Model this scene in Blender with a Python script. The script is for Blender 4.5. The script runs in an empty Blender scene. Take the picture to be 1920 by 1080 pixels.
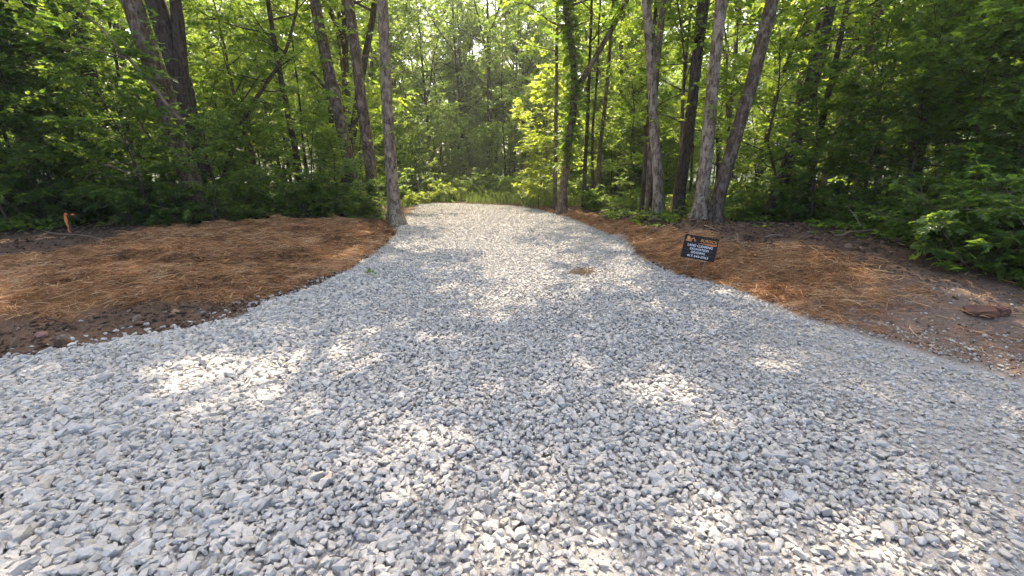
import bpy, bmesh, math, random
import numpy as np
from mathutils import Matrix, Vector

rng = np.random.default_rng(7)
random.seed(7)
SC = bpy.context.scene
COL = SC.collection
PI = math.pi

# ------------------------------------------------------------------ camera model
H = 1.6
PITCH = math.radians(15.5)
F = 830.0
CP, SP = math.cos(PITCH), math.sin(PITCH)

def ray(px, py):
    u = (px - 960.0) / F
    v = (py - 540.0) / F
    return np.array([u, CP - v * SP, -SP - v * CP])

def at_depth(px, py, Y):
    d = ray(px, py)
    t = Y / d[1]
    return np.array([d[0] * t, Y, H + d[2] * t])

def on_flat(px, py, z=0.0):
    d = ray(px, py)
    t = (z - H) / d[2]
    return np.array([d[0] * t, d[1] * t, z])

# ------------------------------------------------------------------ noise
def _hash(ix, iy, seed):
    n = (ix.astype(np.int64) * 374761393 + iy.astype(np.int64) * 668265263 + seed * 1442695041) & 0xFFFFFFFF
    n = ((n ^ (n >> 13)) * 1274126177) & 0xFFFFFFFF
    return ((n ^ (n >> 16)) & 0xFFFFFF) / float(0xFFFFFF)

def vnoise(x, y, seed=0):
    x = np.asarray(x, float); y = np.asarray(y, float)
    ix = np.floor(x); iy = np.floor(y)
    fx = x - ix; fy = y - iy
    fx = fx * fx * (3 - 2 * fx); fy = fy * fy * (3 - 2 * fy)
    a = _hash(ix, iy, seed); b = _hash(ix + 1, iy, seed)
    c = _hash(ix, iy + 1, seed); d = _hash(ix + 1, iy + 1, seed)
    return (a * (1 - fx) + b * fx) * (1 - fy) + (c * (1 - fx) + d * fx) * fy

def fnoise(x, y, seed=0, octaves=3):
    s = 0; a = 0.5; t = 0
    for k in range(octaves):
        s = s + a * vnoise(np.asarray(x) * 2 ** k, np.asarray(y) * 2 ** k, seed + k * 17)
        t += a; a *= 0.5
    return s / t

def sstep(a, b, x):
    t = np.clip((np.asarray(x, float) - a) / (b - a), 0, 1)
    return t * t * (3 - 2 * t)

# ------------------------------------------------------------------ polygons on the ground
def poly_inside(poly, x, y):
    x = np.asarray(x, float); y = np.asarray(y, float)
    inside = np.zeros(x.shape, bool)
    n = len(poly)
    for i in range(n):
        x1, y1 = poly[i]; x2, y2 = poly[(i + 1) % n]
        if y1 == y2:
            continue
        c = ((y1 > y) != (y2 > y)) & (x < (x2 - x1) * (y - y1) / (y2 - y1) + x1)
        inside ^= c
    return inside

def poly_sd(poly, x, y):
    x = np.asarray(x, float); y = np.asarray(y, float)
    d = np.full(x.shape, 1e9)
    n = len(poly)
    for i in range(n):
        x1, y1 = poly[i]; x2, y2 = poly[(i + 1) % n]
        vx, vy = x2 - x1, y2 - y1
        L = vx * vx + vy * vy + 1e-12
        t = np.clip(((x - x1) * vx + (y - y1) * vy) / L, 0, 1)
        d = np.minimum(d, (x - x1 - t * vx) ** 2 + (y - y1 - t * vy) ** 2)
    d = np.sqrt(d)
    return np.where(poly_inside(poly, x, y), -d, d)

LEFT_PX = [(785, 387), (752, 412), (737, 440), (712, 462), (690, 480), (640, 512), (560, 546), (490, 568), (440, 592),
           (350, 612), (230, 633), (120, 655), (0, 673)]
RIGHT_PX = [(1920, 712), (1760, 664), (1650, 634), (1560, 608), (1480, 581), (1400, 546), (1330, 526), (1262, 512),
            (1205, 477), (1165, 447), (1112, 424), (1062, 405), (1015, 393), (962, 385.5)]
gl = [tuple(on_flat(*p)[:2]) for p in LEFT_PX]
gr = [tuple(on_flat(*p)[:2]) for p in RIGHT_PX]
GRAVEL = [(-7.5, 19.5), (-4.9, 18.6)] + gl + [(-6.5, 2.6), (-12, 1.9), (-40, 1.2), (-40, -6), (40, -6), (40, 2.0), (12, 2.2), (6.5, 2.75)] + gr + [(-0.6, 18.9), (-3.0, 20.6), (-6.5, 22)]
_ly = np.array([p[1] for p in gl][::-1]); _lx = np.array([p[0] for p in gl][::-1])
_ry = np.array([p[1] for p in gr]); _rx = np.array([p[0] for p in gr])

def centre_x(y):
    return 0.5 * (np.interp(y, _ly, _lx) + np.interp(y, _ry, _rx))

def height(x, y, sd=None):
    x = np.asarray(x, float); y = np.asarray(y, float)
    if sd is None:
        sd = poly_sd(GRAVEL, x, y)
    left = x < centre_x(y)
    out = sstep(0, 2.2, sd)
    la = 0.30 * sstep(2.4, 4.5, y) * (1 - sstep(12.5, 18, y))
    ra = np.interp(y, [2.5, 4.1, 5.0, 6.2, 8, 10, 13, 18], [0, 0.04, 0.28, .50, .52, .38, .2, .08])
    z = np.where(left, la * out, ra * sstep(0.0, 1.5, sd))
    yy = np.maximum(0, y - 17.0)
    z = z - 0.022 * np.minimum(yy, 70) * sstep(0, 4, yy)
    lump = (fnoise(x * 1.5, y * 1.5, 3) - .5) * 0.10 + (fnoise(x * 4.5, y * 4.5, 9, 2) - .5) * 0.075
    z = z + lump * sstep(-0.02, 0.5, sd)
    # the mound of roots beside the twin trunks
    z = z + 0.20 * np.exp(-(((x - 2.75) / .45) ** 2 + ((y - 9.8) / .5) ** 2)) + 0.16 * np.exp(-(((x - 3.6) / .4) ** 2 + ((y - 9.0) / .4) ** 2))
    z = z + (fnoise(x * .7, y * .7, 21, 2) - .5) * 0.05 * (1 - sstep(-.3, .2, sd)) * sstep(0.5, 2.0, y)
    return z

def on_ground(px, py):
    z = 0.0
    for _ in range(12):
        p = on_flat(px, py, z)
        z = 0.5 * z + 0.5 * float(height(p[0], p[1]))
    return np.array([p[0], p[1], float(height(p[0], p[1]))])

# ------------------------------------------------------------------ mesh and object helpers
def mesh_np(name, V, faces, mats=(), attrs=None, smooth=False, mat_idx=None):
    """faces: list of integer arrays, each (n,3) or (n,4)."""
    me = bpy.data.meshes.new(name)
    V = np.ascontiguousarray(V, np.float32)
    me.vertices.add(len(V))
    me.vertices.foreach_set('co', V.ravel())
    faces = [np.asarray(f, np.int32) for f in faces if len(f)]
    nl = sum(f.size for f in faces); npoly = sum(len(f) for f in faces)
    me.loops.add(nl); me.polygons.add(npoly)
    me.loops.foreach_set('vertex_index', np.concatenate([f.ravel() for f in faces]))
    tot = np.concatenate([np.full(len(f), f.shape[1], np.int32) for f in faces])
    st = np.concatenate([[0], np.cumsum(tot)[:-1]]).astype(np.int32)
    me.polygons.foreach_set('loop_start', st)
    if smooth:
        me.polygons.foreach_set('use_smooth', np.ones(npoly, bool))
    else:
        me.polygons.foreach_set('use_smooth', np.zeros(npoly, bool))
    for m in mats:
        me.materials.append(m)
    if mat_idx is not None:
        me.polygons.foreach_set('material_index', np.asarray(mat_idx, np.int32))
    for k, a in (attrs or {}).items():
        at = me.attributes.new(k, 'FLOAT', 'POINT')
        at.data.foreach_set('value', np.ascontiguousarray(a, np.float32))
    me.update(calc_edges=True)
    return me

def link(name, data, parent=None, loc=None):
    o = bpy.data.objects.new(name, data)
    COL.objects.link(o)
    if parent is not None:
        o.parent = parent
    if loc is not None:
        o.location = loc
    return o

def tag(o, label=None, cat=None, group=None, kind=None):
    if label: o['label'] = label
    if cat: o['category'] = cat
    if group: o['group'] = group
    if kind: o['kind'] = kind
    return o

def thing(name, label, cat, loc, group=None):
    o = link(name, None, None, loc)
    o.empty_display_size = 0.2
    return tag(o, label, cat, group)

def copy_tree(root, loc, rz, sc, label=None, group=None):
    r = root.copy(); COL.objects.link(r)
    r.location = loc; r.rotation_euler = (0, 0, rz); r.scale = (sc, sc, sc)
    if label: r['label'] = label
    if group: r['group'] = group
    for ch in list(root.children):
        c = ch.copy(); COL.objects.link(c); c.parent = r
    return r

# ------------------------------------------------------------------ materials
def new_mat(name):
    m = bpy.data.materials.new(name)
    m.use_nodes = True
    nt = m.node_tree
    nt.nodes.clear()
    out = nt.nodes.new('ShaderNodeOutputMaterial')
    return m, nt, out

class N:
    def __init__(s, nt): s.nt = nt
    def node(s, t, **kw):
        n = s.nt.nodes.new(t)
        for k, v in kw.items():
            if k.startswith('i_'):
                n.inputs[k[2:].replace('_', ' ')].default_value = v
            else:
                setattr(n, k, v)
        return n
    def l(s, a, b): s.nt.links.new(a, b)
    def attr(s, name):
        return s.node('ShaderNodeAttribute', attribute_name=name).outputs['Fac']
    def noise(s, scale, detail=3, rough=.55, vec=None):
        n = s.node('ShaderNodeTexNoise')
        n.inputs['Scale'].default_value = scale; n.inputs['Detail'].default_value = detail
        n.inputs['Roughness'].default_value = rough
        if vec is not None: s.l(vec, n.inputs['Vector'])
        return n.outputs['Fac']
    def ramp(s, fac, stops):
        r = s.node('ShaderNodeValToRGB')
        e = r.color_ramp.elements
        while len(e) < len(stops): e.new(0.5)
        for el, (p, c) in zip(e, stops):
            el.position = p; el.color = (*c, 1)
        s.l(fac, r.inputs['Fac'])
        return r.outputs['Color']
    def mix(s, fac, a, b, blend='MIX'):
        m = s.node('ShaderNodeMix', data_type='RGBA', blend_type=blend)
        for idx, val in ((0, fac), (6, a), (7, b)):
            if hasattr(val, 'links'): s.l(val, m.inputs[idx])
            elif isinstance(val, (int, float)): m.inputs[idx].default_value = val
            else: m.inputs[idx].default_value = (*val, 1)
        return m.outputs[2]
    def math(s, op, a, b=0.0):
        m = s.node('ShaderNodeMath', operation=op)
        for i, v in enumerate((a, b)):
            if hasattr(v, 'links'): s.l(v, m.inputs[i])
            else: m.inputs[i].default_value = v
        return m.outputs[0]
    def mapr(s, v, a, b, c, d):
        m = s.node('ShaderNodeMapRange')
        s.l(v, m.inputs[0])
        for i, x in enumerate((a, b, c, d)): m.inputs[i + 1].default_value = x
        return m.outputs[0]
    def obj(s): return s.node('ShaderNodeTexCoord').outputs['Object']
    def bump(s, h, strength, dist):
        b = s.node('ShaderNodeBump'); b.inputs['Strength'].default_value = strength
        b.inputs['Distance'].default_value = dist
        s.l(h, b.inputs['Height']); return b.outputs['Normal']
    def bsdf(s, color, rough=.8, spec=.3, normal=None):
        p = s.node('ShaderNodeBsdfPrincipled')
        if hasattr(color, 'links'): s.l(color, p.inputs['Base Color'])
        else: p.inputs['Base Color'].default_value = (*color, 1)
        p.inputs['Roughness'].default_value = rough
        p.inputs['Specular IOR Level'].default_value = spec
        if normal is not None: s.l(normal, p.inputs['Normal'])
        return p

def simple_mat(name, color, rough=.7, spec=.3, var=0.25, scale=9, bump=0.0):
    m, nt, out = new_mat(name); n = N(nt)
    f = n.noise(scale, 4, .6, n.obj())
    c = n.mix(f, tuple(x * (1 - var) for x in color), tuple(min(1, x * (1 + var)) for x in color))
    nor = n.bump(f, .5, bump) if bump else None
    p = n.bsdf(c, rough, spec, nor)
    n.l(p.outputs[0], out.inputs[0])
    return m

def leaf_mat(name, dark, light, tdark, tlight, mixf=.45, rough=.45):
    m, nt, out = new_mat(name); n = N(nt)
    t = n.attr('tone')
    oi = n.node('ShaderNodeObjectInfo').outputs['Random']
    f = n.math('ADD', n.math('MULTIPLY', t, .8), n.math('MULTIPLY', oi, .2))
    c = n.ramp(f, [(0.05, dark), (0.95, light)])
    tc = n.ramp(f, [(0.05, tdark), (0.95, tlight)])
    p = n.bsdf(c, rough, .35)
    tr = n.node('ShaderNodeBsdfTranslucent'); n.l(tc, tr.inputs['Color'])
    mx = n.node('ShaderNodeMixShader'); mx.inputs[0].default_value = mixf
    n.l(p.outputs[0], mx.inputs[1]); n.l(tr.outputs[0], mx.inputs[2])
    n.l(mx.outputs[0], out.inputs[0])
    return m

M = {}
M['leaf'] = leaf_mat('canopy_leaf', (.034, .075, .014), (.095, .160, .028), (.20, .38, .03), (.58, .68, .06), .53)
M['leaf_dark'] = leaf_mat('shade_leaf', (.028, .062, .018), (.080, .140, .034), (.14, .30, .03), (.46, .60, .06), .52, .38)  # a slightly darker green leaf colour
M['leaf_yellow'] = leaf_mat('young_leaf', (.085, .125, .018), (.15, .20, .03), (.40, .52, .03), (.66, .74, .07), .55)
M['grass'] = leaf_mat('grass_blade', (.06, .10, .02), (.15, .19, .05), (.16, .26, .03), (.38, .46, .09), .4, .5)

def bark_mat(name, c0, c1, lichen, amount):
    m, nt, out = new_mat(name); n = N(nt)
    mp = n.node('ShaderNodeMapping'); mp.inputs['Scale'].default_value = (9, 9, 2.6)
    n.l(n.obj(), mp.inputs['Vector'])
    f = n.noise(2.4, 6, .72, mp.outputs[0])
    mp2 = n.node('ShaderNodeMapping'); mp2.inputs['Scale'].default_value = (3, 3, 1.6)
    n.l(n.obj(), mp2.inputs['Vector'])
    g = n.noise(2.6, 6, .7, mp2.outputs[0])
    fine = n.noise(60, 3, .6, n.obj())
    c = n.ramp(f, [(.38, c0), (.60, c1)])
    lm = n.mapr(g, .54 - amount, .64 - amount, 0, .95)
    lm = n.math('MULTIPLY', lm, n.mapr(fine, .35, .6, .35, 1))
    c = n.mix(lm, c, lichen)
    hgt = n.math('ADD', n.math('MULTIPLY', f, .8), n.math('MULTIPLY', fine, .2))
    p = n.bsdf(c, .9, .2, n.bump(hgt, .9, .035))
    n.l(p.outputs[0], out.inputs[0])
    return m
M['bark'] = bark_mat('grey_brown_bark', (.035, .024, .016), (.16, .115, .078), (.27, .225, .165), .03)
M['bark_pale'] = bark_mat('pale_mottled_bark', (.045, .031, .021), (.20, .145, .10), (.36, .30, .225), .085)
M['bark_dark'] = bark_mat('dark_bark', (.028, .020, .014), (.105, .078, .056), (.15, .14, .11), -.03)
M['twig'] = simple_mat('dry_twig', (.17, .125, .09), .9, .2, .4, 20, .004)

# gravel stone
m, nt, out = new_mat('limestone'); n = N(nt)
t = n.attr('tone')
c = n.ramp(t, [(0, (.23, .216, .194)), (.25, (.345, .325, .291)), (.6, (.43, .405, .362)), (.9, (.51, .481, .432)), (1, (.40, .345, .28))])
f = n.noise(38, 5, .65, n.obj())
c = n.mix(1.0, c, n.ramp(f, [(.25, (.72, .72, .73)), (.7, (1.12, 1.11, 1.08))]), 'MULTIPLY')
p = n.bsdf(c, .82, .3, n.bump(n.noise(110, 4, .6, n.obj()), .6, .006))
n.l(p.outputs[0], out.inputs[0]); M['stone'] = m

# soil clods
m, nt, out = new_mat('soil_clod'); n = N(nt)
c = n.ramp(n.attr('tone'), [(0, (.05, .033, .023)), (.6, (.12, .076, .050)), (1, (.22, .15, .105))])
p = n.bsdf(c, .95, .1, n.bump(n.noise(50, 4, .6, n.obj()), .7, .01))
n.l(p.outputs[0], out.inputs[0]); M['clod'] = m

# straw
m, nt, out = new_mat('pine_straw'); n = N(nt)
c = n.ramp(n.attr('tone'), [(0, (.065, .032, .016)), (.35, (.265, .120, .047)), (.7, (.45, .232, .098)), (1, (.60, .40, .21))])
p = n.bsdf(c, .6, .35)
tr = n.node('ShaderNodeBsdfTranslucent'); n.l(c, tr.inputs['Color'])
mx = n.node('ShaderNodeMixShader'); mx.inputs[0].default_value = .2
n.l(p.outputs[0], mx.inputs[1]); n.l(tr.outputs[0], mx.inputs[2]); n.l(mx.outputs[0], out.inputs[0]); M['straw'] = m

# dead leaves
m, nt, out = new_mat('dead_leaf'); n = N(nt)
c = n.ramp(n.attr('tone'), [(0, (.05, .032, .02)), (.6, (.14, .085, .05)), (1, (.28, .19, .12))])
p = n.bsdf(c, .8, .2); n.l(p.outputs[0], out.inputs[0]); M['litter'] = m

# ground sheet
m, nt, out = new_mat('ground_soil'); n = N(nt)
o = n.obj()
n1 = n.noise(3.2, 5, .6, o); n2 = n.noise(26, 5, .65, o); n3 = n.noise(90, 3, .6, o)
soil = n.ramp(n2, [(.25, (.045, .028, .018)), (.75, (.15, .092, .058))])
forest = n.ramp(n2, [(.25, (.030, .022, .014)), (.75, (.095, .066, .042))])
strawc = n.ramp(n2, [(.25, (.10, .05, .022)), (.75, (.25, .13, .05))])
fines = n.ramp(n3, [(.2, (.22, .20, .175)), (.8, (.45, .415, .365))])
dirt = n.ramp(n2, [(.25, (.10, .067, .048)), (.75, (.25, .178, .132))])
gappy = n.ramp(n3, [(.3, (.17, .16, .15)), (.75, (.34, .32, .295))])
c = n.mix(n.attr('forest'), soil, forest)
c = n.mix(n.attr('weedy'), c, n.ramp(n2, [(.3, (.030, .040, .014)), (.7, (.060, .085, .026))]))
c = n.mix(n.attr('straw'), c, strawc)
c = n.mix(n.attr('dirt'), c, dirt)
gcol = n.mix(n.attr('fines'), gappy, fines)
c = n.mix(n.attr('gravel'), c, gcol)
hb = n.math('ADD', n.math('MULTIPLY', n2, .7), n.math('MULTIPLY', n3, .3))
p = n.bsdf(c, .95, .15, n.bump(hb, .8, .03))
n.l(p.outputs[0], out.inputs[0]); M['ground'] = m

# ------------------------------------------------------------------ ground sheet
def axis(lo, hi, step, far, grow=1.16):
    a = list(np.arange(lo, hi + 1e-6, step))
    s = step; x = a[-1]
    while x < far:
        s *= grow; x += s; a.append(x)
    s = step; x = a[0]; b = []
    while x > -far:
        s *= grow; x -= s; b.append(x)
    return np.array(b[::-1] + a)

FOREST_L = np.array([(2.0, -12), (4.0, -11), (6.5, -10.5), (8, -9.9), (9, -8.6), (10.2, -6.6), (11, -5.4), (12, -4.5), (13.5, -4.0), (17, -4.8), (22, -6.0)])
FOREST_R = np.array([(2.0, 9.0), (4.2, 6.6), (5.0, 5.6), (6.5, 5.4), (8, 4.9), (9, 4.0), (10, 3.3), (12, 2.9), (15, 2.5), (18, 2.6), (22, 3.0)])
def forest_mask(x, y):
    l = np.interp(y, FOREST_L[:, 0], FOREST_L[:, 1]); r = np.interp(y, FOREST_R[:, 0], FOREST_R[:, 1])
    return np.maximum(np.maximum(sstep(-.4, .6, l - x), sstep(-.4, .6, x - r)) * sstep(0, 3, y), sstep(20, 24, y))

STRAW_L = [tuple(on_ground(*p)[:2]) for p in [(-60, 492), (110, 478), (190, 462), (250, 440), (330, 428), (480, 417), (600, 413), (742, 414), (730, 440), (715, 458), (690, 478), (640, 508),
                                              (560, 536), (490, 556), (430, 563), (330, 560), (200, 574), (60, 590), (-60, 588)]]
STRAW_R = [tuple(on_ground(*p)[:2]) for p in [(1010, 392), (1070, 397), (1130, 412), (1190, 425), (1260, 436), (1330, 447), (1420, 462), (1540, 474), (1640, 490),
                                              (1720, 524), (1745, 552), (1690, 584), (1590, 613), (1480, 590), (1400, 556), (1330, 534), (1262, 518), (1205, 482), (1165, 450), (1112, 427), (1062, 406)]]
def straw_mask(x, y):
    w = (fnoise(x * 2.2, y * 2.2, 31) - .5) * .5
    s = np.minimum(poly_sd(STRAW_L, x, y), poly_sd(STRAW_R, x, y))
    return 1 - sstep(-.15, .15, s + w)

def dirt_mask(x, y):
    return sstep(2.6, 3.6, x) * (1 - sstep(4.6, 5.6, y)) * sstep(2.0, 3.0, y)

def fines_mask(x, y):
    f = sstep(1.2, 3.2, x + (fnoise(x * 1.1, y * 1.1, 77) - .5) * 2.2) * (1 - sstep(4.2, 5.4, y))
    g = (1 - sstep(1.3, 1.9, y)) * sstep(-.8, .3, x)
    return np.clip(np.maximum(f, g * .8), 0, 1)

gx = axis(-9, 9, .09, 420); gy = axis(0.3, 19, .09, 420)
X, Y = np.meshgrid(gx, gy)
xr, yr = X.ravel(), Y.ravel()
sd = poly_sd(GRAVEL, xr, yr)
Z = height(xr, yr, sd)
gw = (fnoise(xr * 3, yr * 3, 5) - .5) * .16
A_gravel = 1 - sstep(-.06, .06, sd + gw)
w_, h_ = len(gx), len(gy)
idx = np.arange(w_ * h_).reshape(h_, w_)
q = np.stack([idx[:-1, :-1], idx[:-1, 1:], idx[1:, 1:], idx[1:, :-1]], -1).reshape(-1, 4)
me = mesh_np('ground', np.stack([xr, yr, Z - .022 * A_gravel], 1), [q], [M['ground']],
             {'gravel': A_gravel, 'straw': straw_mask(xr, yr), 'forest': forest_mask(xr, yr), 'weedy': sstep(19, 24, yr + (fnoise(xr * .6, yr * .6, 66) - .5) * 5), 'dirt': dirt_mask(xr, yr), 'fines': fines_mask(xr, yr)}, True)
tag(link('ground', me), kind='structure')

# ------------------------------------------------------------------ stones
def hull_variant(seed, npts, flat, bevel=0.0):
    r = np.random.default_rng(seed)
    bm = bmesh.new()
    P = r.normal(size=(npts, 3))
    P /= np.linalg.norm(P, axis=1)[:, None]
    P = np.sign(P) * np.abs(P) ** .75
    P *= np.array([1, r.uniform(.62, .9), r.uniform(*flat)]) * .5
    P += r.normal(size=P.shape) * .03
    for p in P: bm.verts.new(p)
    bmesh.ops.convex_hull(bm, input=bm.verts[:])
    for v in [v for v in bm.verts if not v.link_faces]: bm.verts.remove(v)
    bmesh.ops.dissolve_limit(bm, angle_limit=.30, verts=bm.verts[:], edges=bm.edges[:])
    if bevel:
        bmesh.ops.bevel(bm, geom=bm.edges[:], offset=bevel, segments=1, affect='EDGES', clamp_overlap=True)
    bmesh.ops.triangulate(bm, faces=bm.faces[:])
    bm.verts.ensure_lookup_table()
    V = np.array([v.co[:] for v in bm.verts]); Fc = np.array([[v.index for v in f.verts] for f in bm.faces])
    bm.free()
    return V, Fc

def rand_rot(r, n, tilt):
    """yaw anywhere, tilt about a random horizontal axis"""
    yaw = r.uniform(0, 2 * PI, n); a = r.uniform(0, 2 * PI, n); t = r.normal(0, tilt, n)
    cy, sy = np.cos(yaw), np.sin(yaw)
    Rz = np.zeros((n, 3, 3)); Rz[:, 0, 0] = cy; Rz[:, 0, 1] = -sy; Rz[:, 1, 0] = sy; Rz[:, 1, 1] = cy; Rz[:, 2, 2] = 1
    kx, ky = np.cos(a), np.sin(a)
    K = np.zeros((n, 3, 3)); K[:, 0, 2] = ky; K[:, 1, 2] = -kx; K[:, 2, 0] = -ky; K[:, 2, 1] = kx
    Rt = np.eye(3)[None] + np.sin(t)[:, None, None] * K + (1 - np.cos(t))[:, None, None] * (K @ K)
    return Rt @ Rz

def scatter_stones(name, P, size, tone, variants, r, mat, tilt=.45):
    which = r.integers(0, len(variants), len(P))
    R = rand_rot(r, len(P), tilt)
    Vs, Fs, Ts, off = [], [], [], 0
    for k, (V, Fc) in enumerate(variants):
        s = np.nonzero(which == k)[0]
        if not len(s): continue
        v = np.einsum('nij,vj->nvi', R[s], V) * size[s][:, None, None] + P[s][:, None, :]
        f = Fc[None] + (np.arange(len(s)) * len(V))[:, None, None] + off
        Vs.append(v.reshape(-1, 3)); Fs.append(f.reshape(-1, 3)); Ts.append(np.repeat(tone[s], len(V)))
        off += v.shape[0] * v.shape[1]
    if mat is None: return np.concatenate(Vs), np.concatenate(Fs), np.concatenate(Ts)
    return mesh_np(name, np.concatenate(Vs), [np.concatenate(Fs)], [mat], {'tone': np.concatenate(Ts)})

def jgrid(r, x0, x1, y0, y1, s):
    nx, ny = int((x1 - x0) / s), int((y1 - y0) / (s * .87))
    i, j = np.meshgrid(np.arange(nx), np.arange(ny))
    x = x0 + (i + .5 * (j % 2)) * s; y = y0 + j * s * .87
    x = x.ravel() + r.uniform(-.42, .42, x.size) * s; y = y.ravel() + r.uniform(-.42, .42, y.size) * s
    return x, y

near_var = [hull_variant(100 + k, 15, (.48, .8), .032) for k in range(24)]
far_var = [hull_variant(200 + k, 10, (.42, .72)) for k in range(10)]
def stone_field():
    r = np.random.default_rng(11)
    xs, ys, lay = [], [], []
    for (x0, x1, y0, y1, s, L) in [(-11, 11, .5, 5.2, .038, 0), (-6, 6, 5.2, 10, .041, 0), (-6, 5, 10, 20.5, .050, 0),
                                   (-11, 11, .5, 5.2, .044, 1), (-6, 6, 5.2, 10, .050, 1), (-6, 5, 10, 20.5, .085, 1), (-11, 11, .5, 5.2, .052, 2)]:
        x, y = jgrid(r, x0, x1, y0, y1, s); xs.append(x); ys.append(y); lay.append(np.full(len(x), L))
    x = np.concatenate(xs); y = np.concatenate(ys); lay = np.concatenate(lay)
    ok = np.abs(x) < 2.6 + 1.35 * (y * CP + H * SP)
    x, y, lay = x[ok], y[ok], lay[ok]
    sd = poly_sd(GRAVEL, x, y)
    edge = (fnoise(x * 3, y * 3, 5) - .5) * .30 + (vnoise(x * 11, y * 11, 6) - .5) * .10
    fin = fines_mask(x, y)
    keep = sd + edge < np.where(lay == 0, 0.02, -.10)
    # strays thrown on to the dirt
    stray = (lay == 0) & (sd > 0) & (r.uniform(size=len(x)) < np.where((x > 2.6) & (y < 4.9), .75, .22) * np.exp(-sd / np.where((x > 2.6) & (y < 4.9), .7, .14)))
    keep |= stray
    patch = fnoise(x * 2.3, y * 2.3, 41)
    keep &= r.uniform(size=len(x)) < np.where(lay == 0, 1 - .30 * fin * sstep(.40, .66, patch), .66 - .36 * fin)
    dm = dirt_mask(x, y)
    keep &= r.uniform(size=len(x)) < 1 - .30 * sstep(-.35, .2, sd) * dm
    x, y, lay, sd, fin, stray = x[keep], y[keep], lay[keep], sd[keep], fin[keep], stray[keep]
    big = sstep(.5, -3, x) * (1 - sstep(6, 10, y))
    size = (.0450 + .015 * big - .011 * fin) * np.exp(r.normal(-.04, .30, len(x)))
    size = np.clip(size, .018, .125)
    size = np.where(lay == 2, r.uniform(.014, .030, len(x)), size)
    size *= np.where(stray, .75, 1) * (1 - .10 * sstep(3.5, 5.5, y))
    h = height(x, y, sd)
    pile = (vnoise(x * 9, y * 9, 63) - .5) * .02
    z = h - .014 + np.where(lay == 1, .011, 0) + pile * .7 * (1 - fin) + r.uniform(-.006, .007, len(x)) - .006 * fin
    z = np.where(lay == 2, h + r.uniform(.004, .016, len(x)), z)
    z = np.where(stray, h + .006, z)
    tone = np.clip(r.normal(.55, .15, len(x)) + (fnoise(x * .9, y * .9, 83) - .5) * .25, 0, .93)
    tone = np.where(r.uniform(size=len(x)) < .008, 1.0, tone)
    P = np.stack([x, y, z], 1)
    return P, size, tone, r
P, size, tone, r_ = stone_field()
nearm = P[:, 1] < 7.5
a_ = scatter_stones('gravel', P[nearm], size[nearm], tone[nearm], near_var, r_, None)
b_ = scatter_stones('gravel', P[~nearm], size[~nearm], tone[~nearm], far_var, r_, None)
me = mesh_np('gravel', np.concatenate([a_[0], b_[0]]), [np.concatenate([a_[1], b_[1] + len(a_[0])])], [M['stone']], {'tone': np.concatenate([a_[2], b_[2]])})
tag(link('gravel', me), 'pale grey crushed limestone spread over the drive and its wide mouth', 'gravel', kind='stuff')
print('stones', len(P))

# soil clods
def clods():
    r = np.random.default_rng(5)
    x = np.concatenate([r.uniform(-12, -2, 80000), r.uniform(1.5, 8, 50000)]); y = r.uniform(2.6, 13, len(x))
    sd = poly_sd(GRAVEL, x, y)
    st = straw_mask(x, y)
    fm = forest_mask(x, y)
    pr = (sd > -.05) * (1 - .96 * st) * np.exp(-np.maximum(0, sd - .3) / 5.5) * (1 - .6 * fm) * .9
    pr = pr * (1 + .25 * dirt_mask(x, y)) * sstep(.22, .5, fnoise(x * 2, y * 2, 91))
    k = r.uniform(size=len(x)) < pr
    x, y, sd = x[k], y[k], sd[k]
    size = .023 * np.exp(r.normal(0, .6, len(x))); size = np.clip(size, .008, .12) * (1 - .6 * dirt_mask(x, y))
    P = np.stack([x, y, height(x, y, sd) + size * .12], 1)
    return scatter_stones('soil_clods', P, size, np.clip(r.normal(.4, .25, len(x)), 0, 1), far_var, r, M['clod'])
tag(link('soil_clods', clods()), 'crumbled dark brown soil along the edges of the gravel', 'soil', kind='stuff')

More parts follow.
